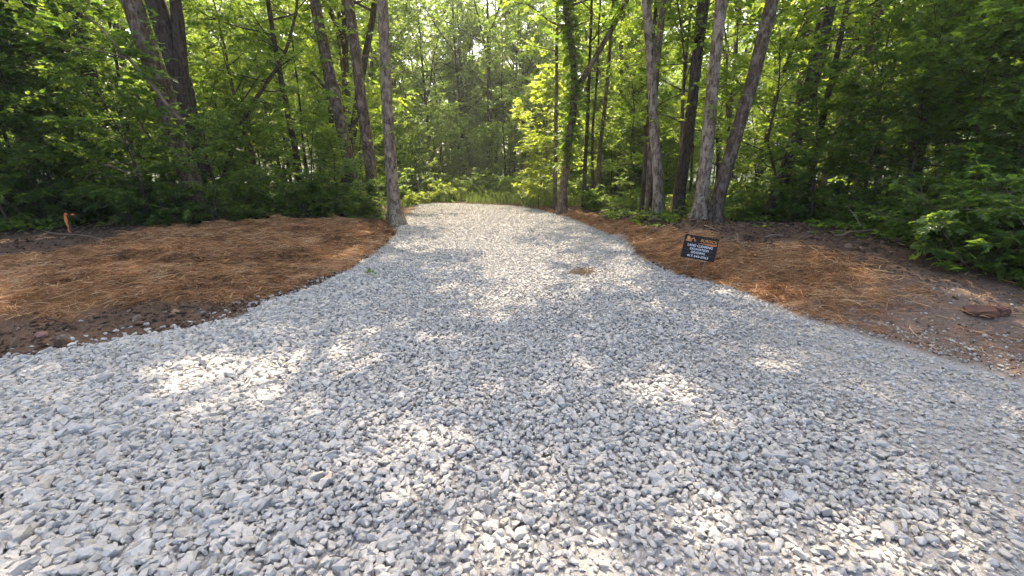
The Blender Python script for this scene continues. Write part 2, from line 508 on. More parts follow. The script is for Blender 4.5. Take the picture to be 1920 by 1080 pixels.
# ------------------------------------------------------------------ straw
DIRT_R = [(2.9, 4.75), (3.4, 4.9), (4.6, 5.2), (5.6, 5.0), (6.2, 4.2), (6.0, 3.2), (5.0, 3.1), (4.1, 3.5)]
def straw(poly, n, seed, nm, label):
    r = np.random.default_rng(seed)
    pa = np.array(poly); lo, hi = pa.min(0) - .3, pa.max(0) + .3
    x = r.uniform(lo[0], hi[0], n * 3); y = r.uniform(lo[1], hi[1], n * 3)
    k = (poly_sd(poly, x, y) + .04 + (fnoise(x * 2.2, y * 2.2, 31) - .5) * .55 + r.normal(0, .08, len(x))) < 0
    k &= r.uniform(size=len(x)) < .22 + .78 * sstep(.36, .54, fnoise(x * 2.6, y * 2.6, 55))
    k &= poly_sd(GRAVEL, x, y) > r.uniform(-.16, .03, len(x)) * (r.uniform(size=len(x)) < .5)
    x, y = x[k][:n], y[k][:n]; n = len(x)
    sd = poly_sd(GRAVEL, x, y)
    L = r.uniform(.07, .28, n); flow = vnoise(x * 1.6, y * 1.6, 8) * 2 * PI * 1.3
    a = flow + r.normal(0, .95, n)
    d = np.stack([np.cos(a), np.sin(a), r.normal(.02, .20, n)], 1)
    side = np.stack([-d[:, 1], d[:, 0], np.zeros(n)], 1)
    bend = r.normal(0, .13, n); arch = r.uniform(-.02, .16, n)
    tuft = np.maximum(0, fnoise(x * 3.2, y * 3.2, 15) - .42) * .34 * (1 - sstep(2.5, 2.9, x) * (1 - sstep(3.3, 3.7, x)) * sstep(5.8, 6.3, y) * (1 - sstep(7.6, 8, y)))
    base = np.stack([x, y, height(x, y, sd) + .006 + tuft * r.uniform(.2, 1, n)], 1)
    w = r.uniform(.0011, .0026, n) * (1 + .09 * y)
    roll = r.uniform(0, PI, n)
    wv = side * np.cos(roll)[:, None] + np.array([0, 0, 1]) * np.sin(roll)[:, None]
    rows = []
    for t in (-.5, -.17, .17, .5):
        c = base + d * (L * t)[:, None] + side * (bend * L * (4 * t * t) * 1.2)[:, None]
        c[:, 2] += arch * L * (1 - 4 * t * t)
        ww = w * (1 if abs(t) < .3 else .55)
        rows += [c + wv * ww[:, None], c - wv * ww[:, None]]
    V = np.stack(rows, 1)
    gz = height(V[..., 0], V[..., 1])
    V[..., 2] = np.maximum(V[..., 2], gz + .003)
    o = (np.arange(n) * 8)[:, None]
    q = np.concatenate([o + np.array([[0, 1, 3, 2]]), o + np.array([[2, 3, 5, 4]]), o + np.array([[4, 5, 7, 6]])])
    tone = np.clip(r.normal(.58, .26, n) + (fnoise(x * 1.8, y * 1.8, 19) - .5) * .9, 0, 1)
    me = mesh_np(nm, V.reshape(-1, 3), [q], [M['straw']], {'tone': np.repeat(tone, 8)}, True)
    tag(link('straw_mulch', me), label, 'straw', kind='stuff')
straw(STRAW_L, 95000, 1, 'straw_bank', 'orange brown straw mulch over the bank left of the drive')
straw(STRAW_R, 64000, 2, 'straw_bank', 'orange brown straw mulch over the bank around the black sign')
straw(DIRT_R, 650, 3, 'straw_bits', 'loose straws strewn over the bare dirt at the right edge')

# ------------------------------------------------------------------ leaves and wood
T_NEAR = (np.array([(0, 0, 0), (.28, .34, .05), (.62, .30, .04), (1, 0, -.14), (.62, -.30, .04), (.28, -.34, .05), (.32, 0, -.03), (.66, 0, -.06)]),
          np.array([(0, 6, 1), (6, 7, 2), (6, 2, 1), (7, 3, 2), (0, 5, 6), (6, 4, 7), (6, 5, 4), (7, 4, 3)]))
T_LOBE = (np.array([(0, 0, 0), (-.05, .36, .03), (.30, .22, .02), (.50, .52, .0), (.62, .20, .0), (1, 0, -.12), (.62, -.20, 0), (.50, -.52, 0), (.30, -.22, .02), (-.05, -.36, .03), (.4, 0, -.05)]),
          np.array([(0, 10, 1), (1, 10, 2), (2, 10, 3), (3, 10, 4), (4, 10, 5), (5, 10, 6), (6, 10, 7), (7, 10, 8), (8, 10, 9), (9, 10, 0)]))
T_FAR = (np.array([(0, 0, 0), (.45, .36, .05), (1, 0, -.08), (.45, -.36, .05)]), np.array([(0, 2, 1), (0, 3, 2)]))

def norm(v):
    return v / (np.linalg.norm(v, axis=-1, keepdims=True) + 1e-9)

class Wood:
    def __init__(s): s.V = []; s.F = []; s.n = 0
    def tube(s, path, rad, sides, rng=None, rough=0.0):
        path = np.asarray(path, float); rad = np.asarray(rad, float)
        k = len(path)
        T = norm(np.gradient(path, axis=0))
        ref = np.array([1.0, 0, 0]) if abs(T[0][0]) < .8 else np.array([0, 1.0, 0])
        U = norm(np.cross(T, ref)); W = np.cross(T, U)
        a = np.linspace(0, 2 * PI, sides, endpoint=False)
        rr = rad[:, None] * np.ones((1, sides))
        if rng is not None and rough: rr = rr * (1 + rng.normal(0, rough, rr.shape))
        V = path[:, None] + U[:, None] * (np.cos(a)[None] * rr)[..., None] + W[:, None] * (np.sin(a)[None] * rr)[..., None]
        i = np.arange(k - 1)[:, None] * sides + np.arange(sides)[None]
        j = np.arange(k - 1)[:, None] * sides + (np.arange(sides)[None] + 1) % sides
        f = np.stack([i, j, j + sides, i + sides], -1).reshape(-1, 4) + s.n
        s.V.append(V.reshape(-1, 3)); s.F.append(f); s.n += k * sides
    def mesh(s, name, mat):
        return mesh_np(name, np.concatenate(s.V), [np.concatenate(s.F)], [mat], None, True)

def leaves_mesh(name, P, A, Nn, L, tone, tmpl, mat, width=1.0):
    V, Fc = tmpl
    A = norm(A); S = norm(np.cross(Nn, A)); Nn = np.cross(A, S)
    v = P[:, None] + (A[:, None] * V[None, :, 0:1] + S[:, None] * (V[None, :, 1:2] * width) + Nn[:, None] * V[None, :, 2:3]) * L[:, None, None]
    f = Fc[None] + (np.arange(len(P)) * len(V))[:, None, None]
    return mesh_np(name, v.reshape(-1, 3), [f.reshape(-1, 3)], [mat], {'tone': np.repeat(tone, len(V))})

def resample(path, n):
    path = np.asarray(path, float)
    d = np.concatenate([[0], np.cumsum(np.linalg.norm(np.diff(path, axis=0), axis=1))])
    # smooth a little through a Catmull like blend
    t = np.linspace(0, d[-1], n)
    p = np.stack([np.interp(t, d, path[:, k]) for k in range(3)], 1)
    for _ in range(2):
        p[1:-1] = .25 * p[:-2] + .5 * p[1:-1] + .25 * p[2:]
    return p

def branch_path(r, start, az, el, length, curve, n=6, jit=.07):
    pts = [np.array(start, float)]
    d = np.array([math.cos(az) * math.cos(el), math.sin(az) * math.cos(el), math.sin(el)])
    st = length / (n - 1)
    for i in range(n - 1):
        d = norm(d + r.normal(0, jit, 3) + np.array([0, 0, curve / n]))
        pts.append(pts[-1] + d * st)
    return np.array(pts)

def twigs_to_leaves(r, S, D, L, per, leafL, droop, flat):
    n = len(S)
    j = np.arange(per)
    t = (j + .6) / per
    up = np.array([0, 0, 1.0])
    side = norm(np.cross(D, up) + r.normal(0, .12, D.shape))
    sg = np.where(j % 2 == 0, 1.0, -1.0)
    P = S[:, None] + D[:, None] * (L[:, None] * t[None])[..., None]
    P[..., 2] -= droop * (L[:, None] * t[None] ** 2)
    A = D[:, None] * .55 + side[:, None] * (sg[None, :, None] * .9) + r.normal(0, .28, (n, per, 3))
    A[..., 2] -= droop * .7
    Nn = up + r.normal(0, flat, (n, per, 3))
    Ls = leafL * np.exp(r.normal(0, .24, (n, per)))
    return P.reshape(-1, 3), A.reshape(-1, 3), Nn.reshape(-1, 3), Ls.ravel()

def grow(seed, path, r0, cb=.35, R=3.5, nlimb=22, sec=5, twig_gap=.16, twig_len=.5, per=9, leafL=.11, droop=.25, flat=.35,
         r_top=.12, flare=1.7, sides=9, up0=.1, up1=1.0, limb_curve=.35, shape='round', sec_wood=True, knots=0.05, trunk_sprouts=0, extra=(), stubs=0, lobes=0.0):
    """returns (Wood, leaf arrays) in coordinates relative to the tree's base"""
    r = np.random.default_rng(seed)
    W = Wood()
    tp = resample(path, 18)
    tp[1:-1, :2] += r.normal(0, r0 * .10, (16, 2))
    hgt = np.concatenate([[0], np.cumsum(np.linalg.norm(np.diff(tp, axis=0), axis=1))]); tt = hgt / hgt[-1]
    rad = r0 * (1 - (1 - r_top) * tt ** 1.15)
    rad = rad * (1 + (flare - 1) * np.exp(-hgt / (r0 * 1.8 + .02)))
    low = tp[0].copy(); low[2] -= .35
    if lobes:
        hz = np.unique(np.concatenate([[.0, .08, .18, .32, .5, .8], hgt[hgt > 1.0]]))
        p2 = np.stack([np.interp(hz, hgt, tp[:, c]) for c in range(3)], 1)
        r2 = r0 * (1 - (1 - r_top) * (hz / hgt[-1]) ** 1.15) * (1 + (flare - 1) * np.exp(-hz / (r0 * 1.5 + .02)))
        a0 = W.n; sd2 = sides + 5
        W.tube(np.vstack([low, p2]), np.concatenate([[r2[0] * 1.25], r2]), sd2, r, knots)
        v = W.V[-1].reshape(-1, sd2, 3); c = np.vstack([low, p2])[:, None]
        th = np.linspace(0, 2 * PI, sd2, endpoint=False)
        lob = (np.sin(th * 4 + r.uniform(0, 6)) * .6 + np.sin(th * 3 + r.uniform(0, 6)) * .5)
        hh = np.concatenate([[0], hz])
        amp = lobes * np.exp(-hh / (.9 * r0 + .06)) + .05
        W.V[-1] = (c + (v - c) * (1 + amp[:, None] * lob[None])[..., None]).reshape(-1, 3)
    else:
        W.tube(np.vstack([low, tp]), np.concatenate([[rad[0] * 1.15], rad]), sides, r, knots)
    for k in range(stubs):
        u = r.uniform(.08, cb + .2)
        s0 = np.array([np.interp(u, tt, tp[:, c]) for c in range(3)])
        ln = r.uniform(.25, 1.3); bp = branch_path(r, s0, r.uniform(0, 2 * PI), r.uniform(-.3, .6), ln + r0, -.2, 6, .12)
        W.tube(bp, np.linspace(.018, .005, 6) * r.uniform(.6, 1.3), 5)
    S, D, L = [], [], []
    def twigs(bp, u0, ln, gap):
        d = np.concatenate([[0], np.cumsum(np.linalg.norm(np.diff(bp, axis=0), axis=1))])
        k = max(2, int(d[-1] * (1 - u0) / gap))
        u = np.sort(r.uniform(u0, 1.0, k)) * d[-1]
        p = np.stack([np.interp(u, d, bp[:, c]) for c in range(3)], 1)
        i = np.clip(np.searchsorted(d, u) - 1, 0, len(bp) - 2)
        T = norm(bp[i + 1] - bp[i])
        sd_ = norm(np.cross(T, np.array([0, 0, 1.0])))
        sg = np.where(np.arange(k) % 2 == 0, 1, -1)[:, None]
        q = norm(T * .6 + sd_ * sg * r.uniform(.3, 1.1, (k, 1)) + r.normal(0, .28, (k, 3)) + np.array([0, 0, .08]))
        S.append(p); D.append(q); L.append(ln * r.uniform(.55, 1.25, k))
    for ext in extra:                                  # explicit forks given as (path, radius)
        ep = resample(ext[0], 12); rr = ext[1] * np.linspace(1, .25, 12)
        W.tube(ep, rr, max(6, sides - 2), r, knots)
        twigs(ep, .25, twig_len, twig_gap)
        for k in range(7):
            s0 = ep[r.integers(4, 12)]
            bp = branch_path(r, s0, r.uniform(0, 2 * PI), r.uniform(0, .8), R * r.uniform(.35, .7), .2)
            W.tube(bp, np.linspace(ext[1] * .35, .006, 6), 5); twigs(bp, .15, twig_len, twig_gap)
    az = r.uniform(0, 2 * PI)
    for i in range(nlimb):
        u = cb + (1 - cb) * ((i + r.uniform(0, 1)) / nlimb)
        s0 = np.array([np.interp(u, tt, tp[:, c]) for c in range(3)])
        rr = float(np.interp(u, tt, rad))
        v = (u - cb) / (1 - cb)
        az += 2.4 + r.normal(0, .4)
        if shape == 'round': ln = R * (.45 + .75 * math.sin(PI * min(1, .12 + .78 * v))) * r.uniform(.7, 1.15)
        elif shape == 'cone': ln = R * (1.1 - .85 * v) * r.uniform(.7, 1.15)
        else: ln = R * r.uniform(.6, 1.1)
        el = up0 + (up1 - up0) * v + r.normal(0, .12)
        bp = branch_path(r, s0, az, el, ln, limb_curve)
        br = max(.008, min(rr * .5, .028 * ln ** .9))
        W.tube(bp, np.linspace(br, .006, 6), 5)
        twigs(bp, .3, twig_len, twig_gap)
        for k in range(sec):
            w = r.uniform(.25, .95)
            x = w * 5; a = int(x); s1 = bp[a] + (bp[min(5, a + 1)] - bp[a]) * (x - a)
            b2 = branch_path(r, s1, az + (1 if k % 2 else -1) * r.uniform(.5, 1.2), el * .5 + r.normal(.05, .2), ln * r.uniform(.28, .5) * (1.15 - .5 * w), .1, 5)
            if sec_wood: W.tube(b2, np.linspace(br * .45, .004, 5), 4)
            twigs(b2, .1, twig_len, twig_gap)
    for k in range(trunk_sprouts):
        u = r.uniform(.12, cb + .25)
        s0 = np.array([np.interp(u, tt, tp[:, c]) for c in range(3)])
        S.append(s0[None]); D.append(norm(np.append(r.normal(0, 1, 2), r.uniform(-.5, .3)))[None]); L.append(np.array([r.uniform(.25, .5)]))
    S = np.concatenate(S); D = np.concatenate(D); L = np.concatenate(L)
    Pl, A, Nn, Ls = twigs_to_leaves(r, S, D, L, per, leafL, droop, flat)
    clump = np.repeat(np.clip(r.normal(.5, .18, len(S)), 0, 1), per)
    tone = np.clip(clump + r.normal(0, .14, len(Pl)), 0, 1)
    return W, (Pl, A, Nn, Ls, tone)

def make_tree(name, label, cat, loc, grown, bark, leaf, tmpl=T_FAR, group=None, width=1.0, crown='crown', stem='trunk'):
    W, (Pl, A, Nn, Ls, tone) = grown
    t = thing(name, label, cat, loc, group)
    link(stem, W.mesh(name + '_' + stem, bark), t)
    link(crown, leaves_mesh(name + '_' + crown, Pl, A, Nn, Ls, tone, tmpl, leaf, width), t)
    return t

# ------------------------------------------------------------------ the trees one can tell apart
def hero(name, label, Yb, pts, wpx, total, seed, bark='bark', leaf='leaf', base_px=None, extra=(), tmpl=T_FAR, **kw):
    """pts: where the trunk runs in the picture; the trunk stands at distance Yb"""
    P = [at_depth(px, py, Yb) for px, py in pts]
    b = P[0].copy(); b[2] = float(height(b[0], b[1]))
    P[0] = b
    top = P[-1]; d = norm(P[-1] - P[-2]); d = norm(d * .6 + np.array([0, 0, .8]) + np.array([0, .05 * np.sign(seed % 2 - .5), 0]))
    if total > top[2] - b[2]:
        rest = total - (top[2] - b[2])
        P.append(top + d * rest * .5); P.append(top + d * rest * .5 + norm(d + np.array([0, 0, .6])) * rest * .5)
    path = np.array(P) - b
    depth = Yb * CP + (H - b[2] - 1) * SP
    r0 = wpx * .5 / F * depth * .9
    kw.setdefault('stubs', 7); kw.setdefault('trunk_sprouts', 26); kw.setdefault('lobes', .42)
    ex = []
    for ep, ew, grow_to in extra:
        q = [at_depth(px, py, Yb) - b for px, py in ep]
        dd = norm(q[-1] - q[-2])
        q.append(q[-1] + norm(dd + np.array([0, 0, .3])) * grow_to)
        ex.append((np.array(q), ew * .5 / F * depth))
    return make_tree(name, label, 'tree', b, grow(seed, path, r0, extra=ex, **kw), M[bark], M[leaf], tmpl)

BIG = dict(cb=.40, R=3.7, nlimb=16, sec=5, twig_gap=.16, twig_len=.42, per=9, leafL=.13)
MID = dict(cb=.38, R=2.5, nlimb=14, sec=4, twig_gap=.15, per=8, leafL=.12, sides=8)
SLIM = dict(cb=.4, R=1.8, nlimb=15, sec=3, twig_gap=.14, per=8, leafL=.11, sides=7, flare=1.25)
def hero_trees():
    h = hero
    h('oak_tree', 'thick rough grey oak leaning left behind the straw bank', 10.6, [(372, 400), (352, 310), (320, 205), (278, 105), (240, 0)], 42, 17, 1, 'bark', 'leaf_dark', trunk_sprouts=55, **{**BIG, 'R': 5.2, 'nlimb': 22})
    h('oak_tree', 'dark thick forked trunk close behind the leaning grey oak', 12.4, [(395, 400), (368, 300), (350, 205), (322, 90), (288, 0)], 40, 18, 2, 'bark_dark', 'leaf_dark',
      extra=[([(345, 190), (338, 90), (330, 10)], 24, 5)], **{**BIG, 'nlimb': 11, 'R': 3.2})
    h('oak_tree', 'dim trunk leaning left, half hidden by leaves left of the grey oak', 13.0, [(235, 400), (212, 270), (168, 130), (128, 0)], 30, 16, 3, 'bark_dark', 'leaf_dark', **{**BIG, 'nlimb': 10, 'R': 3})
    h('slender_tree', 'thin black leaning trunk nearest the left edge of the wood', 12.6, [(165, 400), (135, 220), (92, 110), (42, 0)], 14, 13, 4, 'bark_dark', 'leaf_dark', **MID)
    h('slender_tree', 'thin straight dark trunk tilting left in front of the sunlit gap', 15.0, [(572, 392), (560, 310), (545, 240), (522, 130)], 13, 12, 5, 'bark_dark', 'leaf', **MID)
    h('leaning_tree', 'dark slim tree arching up to the right between the oak and the thin trunk', 13.6, [(415, 395), (430, 275), (468, 200), (512, 140), (548, 80)], 11, 8, 6, 'bark_dark', 'leaf', **SLIM)
    h('hardwood_tree', 'tall grey trunk bending left with a dark twin at its back', 14.2, [(672, 400), (655, 285), (628, 185), (606, 90), (588, 0)], 24, 19, 7, 'bark', 'leaf',
      extra=[([(650, 285), (632, 215), (608, 140), (597, 50)], 15, 6)], **BIG)
    h('hardwood_tree', 'tall straight grey trunk just left of the bare foremost trunk', 13.4, [(708, 402), (694, 300), (682, 200), (668, 100), (650, 0)], 24, 18, 8, 'bark', 'leaf', **{**BIG, 'R': 4.8, 'nlimb': 20})
    h('slender_tree', 'black slanting trunk crossing behind the two tall grey trunks', 16.0, [(640, 395), (660, 260), (672, 170), (690, 90), (706, 0)], 17, 15, 9, 'bark_dark', 'leaf', **MID)
    h('hardwood_tree', 'foremost mottled trunk with flared foot at the left edge of the gravel', 12.4, [(742, 408), (734, 300), (725, 200), (720, 100), (717, 0)], 25, 19, 10, 'bark_pale', 'leaf', flare=2.2,
      **{**BIG, 'cb': .42, 'R': 5.2, 'nlimb': 22})
    h('vine_covered_tree', 'forked tree clothed in climbing leaves on the right of the far drive', 15.2, [(1054, 396), (1058, 300), (1076, 215), (1082, 165), (1070, 90), (1058, 0)], 17, 13, 11, 'bark', 'leaf',
      extra=[([(1082, 168), (1108, 118), (1140, 70), (1178, 0)], 12, 4)], trunk_sprouts=520, **MID)
    h('slender_tree', 'pole thin trunk just left of the vine clad fork', 16.6, [(1040, 392), (1043, 200), (1046, 0)], 9, 13, 12, 'bark', 'leaf', **SLIM)
    h('hardwood_tree', 'straight brown trunk nearest the drive on the right bank', 11.2, [(1233, 424), (1230, 300), (1222, 180), (1215, 80), (1209, 0)], 21, 17, 13, 'bark_pale', 'leaf', **{**BIG, 'R': 5.0, 'nlimb': 22})
    h('hardwood_tree', 'narrow trunk pressed against the back of the straight brown trunk', 11.9, [(1214, 414), (1221, 260), (1230, 130), (1241, 15)], 14, 15, 14, 'bark', 'leaf', **MID)
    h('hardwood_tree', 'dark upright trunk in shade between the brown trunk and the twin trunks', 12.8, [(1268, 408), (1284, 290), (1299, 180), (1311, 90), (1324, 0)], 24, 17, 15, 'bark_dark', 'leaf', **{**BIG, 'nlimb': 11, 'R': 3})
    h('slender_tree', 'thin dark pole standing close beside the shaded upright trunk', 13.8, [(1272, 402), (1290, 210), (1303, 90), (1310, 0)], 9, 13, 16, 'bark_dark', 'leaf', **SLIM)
    h('hardwood_tree', 'upright one of the twin grey trunks behind the black sign', 9.6, [(1308, 428), (1320, 320), (1333, 220), (1344, 110), (1353, 0)], 26, 17, 17, 'bark_pale', 'leaf', **{**BIG, 'R': 5.0, 'nlimb': 22})
    h('hardwood_tree', 'leaning one of the twin grey trunks, slanting right above the black sign', 9.8, [(1334, 428), (1352, 335), (1382, 245), (1412, 140), (1434, 60), (1452, 0)], 27, 17, 18, 'bark', 'leaf', **{**BIG, 'R': 4.6, 'nlimb': 20})
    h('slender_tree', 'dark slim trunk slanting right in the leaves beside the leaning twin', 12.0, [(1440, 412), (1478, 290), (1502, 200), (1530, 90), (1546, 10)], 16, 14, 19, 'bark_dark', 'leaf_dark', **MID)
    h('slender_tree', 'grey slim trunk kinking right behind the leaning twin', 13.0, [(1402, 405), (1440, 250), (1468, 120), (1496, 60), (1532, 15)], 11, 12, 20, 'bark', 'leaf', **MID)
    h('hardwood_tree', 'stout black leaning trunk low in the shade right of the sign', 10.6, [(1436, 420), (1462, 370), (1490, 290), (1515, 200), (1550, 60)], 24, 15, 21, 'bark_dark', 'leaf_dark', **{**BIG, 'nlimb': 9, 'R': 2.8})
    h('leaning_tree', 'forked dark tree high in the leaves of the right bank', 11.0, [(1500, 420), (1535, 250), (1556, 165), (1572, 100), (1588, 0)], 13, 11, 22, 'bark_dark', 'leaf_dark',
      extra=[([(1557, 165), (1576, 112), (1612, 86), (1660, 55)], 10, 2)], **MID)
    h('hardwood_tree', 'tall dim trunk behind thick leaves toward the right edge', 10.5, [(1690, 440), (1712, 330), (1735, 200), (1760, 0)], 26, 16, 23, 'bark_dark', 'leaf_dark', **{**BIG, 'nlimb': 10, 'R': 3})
    h('slender_tree', 'slim trunk alone in the bright gap right of the vine clad fork', 17.5, [(1118, 388), (1126, 260), (1140, 150), (1150, 0)], 9, 14, 24, 'bark', 'leaf', **SLIM)
    h('slender_tree', 'thin dark stem just right of the vine clad fork', 15.8, [(1093, 394), (1100, 250), (1106, 100)], 9, 11, 25, 'bark_dark', 'leaf', **SLIM)
hero_trees()

# ------------------------------------------------------------------ kinds of tree, copied through the wood
def straight(hgt, seed, lean=.06):
    r = np.random.default_rng(seed)
    d = r.normal(0, lean, 2)
    z = np.linspace(0, hgt, 6)
    return np.stack([d[0] * z + r.normal(0, .08, 6), d[1] * z + r.normal(0, .08, 6), z], 1) * np.array([[0, 0, 0]] + [[1, 1, 1]] * 5)

def forks(hgt, r0, seed, n=2, lo=.3, hi=.6):
    r = np.random.default_rng(seed + 9000); out = []
    p = straight(hgt, seed)
    for k in range(n):
        u = r.uniform(lo, hi); z = u * hgt
        s0 = np.array([np.interp(z, p[:, 2], p[:, c]) for c in range(3)])
        a = r.uniform(0, 2 * PI); out.append((branch_path(r, s0, a, r.uniform(.75, 1.1), hgt * r.uniform(.3, .5), .5, 7, .09), r0 * (1 - u) * .8))
    return out

KINDS = {}
def kind(key, name, n, mk):
    KINDS[key] = [mk(k) for k in range(n)]

HIDE = (0, 0, 0)
used = set()
def place(key, i, x, y, rz, sc, label, group):
    src = KINDS[key][i % len(KINDS[key])]
    z = float(height(x, y)) - .02
    if src.name not in used:
        used.add(src.name)
        src.location = (x, y, z); src.rotation_euler = (0, 0, rz); src.scale = (sc, sc, sc)
        src['label'] = label; src['group'] = group
        return src
    return copy_tree(src, (x, y, z), rz, sc, label, group)

kind('big', 'forest_tree', 5, lambda k: make_tree('forest_tree', 'tree', 'tree', HIDE,
     grow(300 + k, straight(17 + k % 3 * 1.5, 300 + k), .17, cb=.32, R=3.6, nlimb=16, sec=6, twig_gap=.19, per=12, leafL=.15, sides=8, up0=.35, up1=1.25, limb_curve=.1, droop=.4, flat=.6, extra=forks(17 + k % 3 * 1.5, .19, 300 + k)), M['bark' if k % 2 else 'bark_dark'], M['leaf']))
kind('mid', 'young_tree', 5, lambda k: make_tree('young_tree', 'tree', 'tree', HIDE,
     grow(320 + k, straight(9 + k % 3, 320 + k), .085, cb=.22, R=2.4, nlimb=15, sec=5, twig_gap=.15, per=11, leafL=.115, sides=7, flare=1.2, up0=.25, up1=1.2, droop=.45, flat=.55, extra=forks(9 + k % 3, .085, 320 + k, 1)), M['bark'], M['leaf'], T_NEAR))
kind('bushy', 'bushy_tree', 5, lambda k: make_tree('bushy_tree', 'tree', 'tree', HIDE,
     grow(330 + k, straight(12 + k % 3 * 2, 330 + k), .11, cb=.10, R=3.3, nlimb=17, sec=6, twig_gap=.18, twig_len=.6, per=11, leafL=.15, sec_wood=False, sides=7, flare=1.2, up0=.25, up1=1.2, limb_curve=-.1, droop=.5, flat=.6, extra=forks(12 + k % 3 * 2, .11, 330 + k, 3, .15, .6)), M['bark_dark'], M['leaf']))
kind('sapling', 'sapling', 5, lambda k: make_tree('sapling', 'sapling', 'sapling', HIDE,
     grow(340 + k, straight(4.2 + k % 3 * .7, 340 + k, .1), .035, cb=.10, R=1.45, nlimb=20, sec=4, twig_gap=.11, twig_len=.36, per=9, leafL=.095, flat=.45, sides=6, flare=1.1, up0=.05, up1=.9), M['bark_dark'], M['leaf'], T_NEAR))
kind('dark_sapling', 'sapling', 5, lambda k: make_tree('sapling', 'sapling', 'sapling', HIDE,
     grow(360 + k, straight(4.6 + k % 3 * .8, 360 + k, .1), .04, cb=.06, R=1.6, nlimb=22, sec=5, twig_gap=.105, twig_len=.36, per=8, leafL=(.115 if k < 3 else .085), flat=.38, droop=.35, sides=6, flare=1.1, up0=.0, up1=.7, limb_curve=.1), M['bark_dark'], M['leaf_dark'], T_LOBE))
kind('pole', 'pole_tree', 4, lambda k: make_tree('pole_tree', 'tree', 'tree', HIDE,
     grow(390 + k, straight(8 + k % 3, 390 + k, .12), .05, cb=.45, R=1.3, nlimb=9, sec=3, twig_gap=.16, per=8, leafL=.11, sides=6, flare=1.2, stubs=6, droop=.4, flat=.5), M['bark_dark'], M['leaf']))
kind('yellow', 'young_tree', 2, lambda k: make_tree('young_tree', 'young tree', 'tree', HIDE,
     grow(380 + k, straight(3.6 + .6 * k, 380 + k, .08), .03, cb=.08, R=1.25, nlimb=20, sec=4, twig_gap=.11, twig_len=.36, per=8, leafL=.13, droop=.45, sides=6, flare=1.1), M['bark'], M['leaf_yellow'], T_NEAR))

def make_shrub(k, leaf, leafL=.10, hgt=1.2, tmpl=T_NEAR, name='shrub'):
    r = np.random.default_rng(400 + k)
    W = Wood(); S, D, L = [], [], []
    for i in range(11):
        az = r.uniform(0, 2 * PI)
        bp = branch_path(r, (r.normal(0, .10), r.normal(0, .10), -.05), az, r.uniform(.55, 1.35), hgt * r.uniform(.7, 1.25), -.25, 7, .09)
        W.tube(bp, np.linspace(.011, .003, 7), 4)
        for j in range(5):
            s0 = bp[r.integers(1, 7)]
            b2 = branch_path(r, s0, r.uniform(0, 2 * PI), r.uniform(-.1, .6), hgt * r.uniform(.25, .5), -.1, 5, .1)
            W.tube(b2, np.linspace(.005, .002, 5), 3)
            for q in range(6):
                u = r.uniform(.15, 1); x = u * 4; a = min(3, int(x)); p = b2[a] + (b2[a + 1] - b2[a]) * (x - a)
                S.append(p); D.append(norm(b2[a + 1] - b2[a] + r.normal(0, .03, 3) + .04 * np.array([math.cos(az), math.sin(az), 0]))); L.append(r.uniform(.15, .32))
    S, D, L = np.array(S), np.array(D), np.array(L)
    Pl, A, Nn, Ls = twigs_to_leaves(r, S, D, L, 7, leafL, .3, .35)
    tone = np.clip(np.repeat(r.normal(.5, .2, len(S)), 7) + r.normal(0, .14, len(Pl)), 0, 1)
    ok = Pl[:, 2] > .03
    return make_tree(name, 'shrub', 'shrub', HIDE, (W, (Pl[ok], A[ok], Nn[ok], Ls[ok], tone[ok])), M['twig'], M[leaf], tmpl, crown='foliage', stem='stems')
kind('shrub', 'shrub', 4, lambda k: make_shrub(k, 'leaf', .085))
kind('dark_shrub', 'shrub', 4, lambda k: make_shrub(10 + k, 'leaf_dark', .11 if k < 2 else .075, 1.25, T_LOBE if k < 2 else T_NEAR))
kind('pale_bush', 'bush', 2, lambda k: make_shrub(20 + k, 'leaf_yellow', .10, 1.0, T_NEAR, 'bush'))

# ---- spacing bookkeeping
taken = []
def free(x, y, d):
    for (a, b, e) in taken:
        if (a - x) ** 2 + (b - y) ** 2 < max(d, e) ** 2: return False
    taken.append((x, y, d)); return True

def fl(y): return float(np.interp(y, FOREST_L[:, 0], FOREST_L[:, 1]))
def fr(y): return float(np.interp(y, FOREST_R[:, 0], FOREST_R[:, 1]))

def clear_zone(x, y, m=0.0):
    """True where the drive, the banks or the far grass keep the ground open"""
    if y < 17: return fl(y) - m < x < fr(y) + m
    if y < 27: return -5.5 - m < x < 3.2 + m
    return False

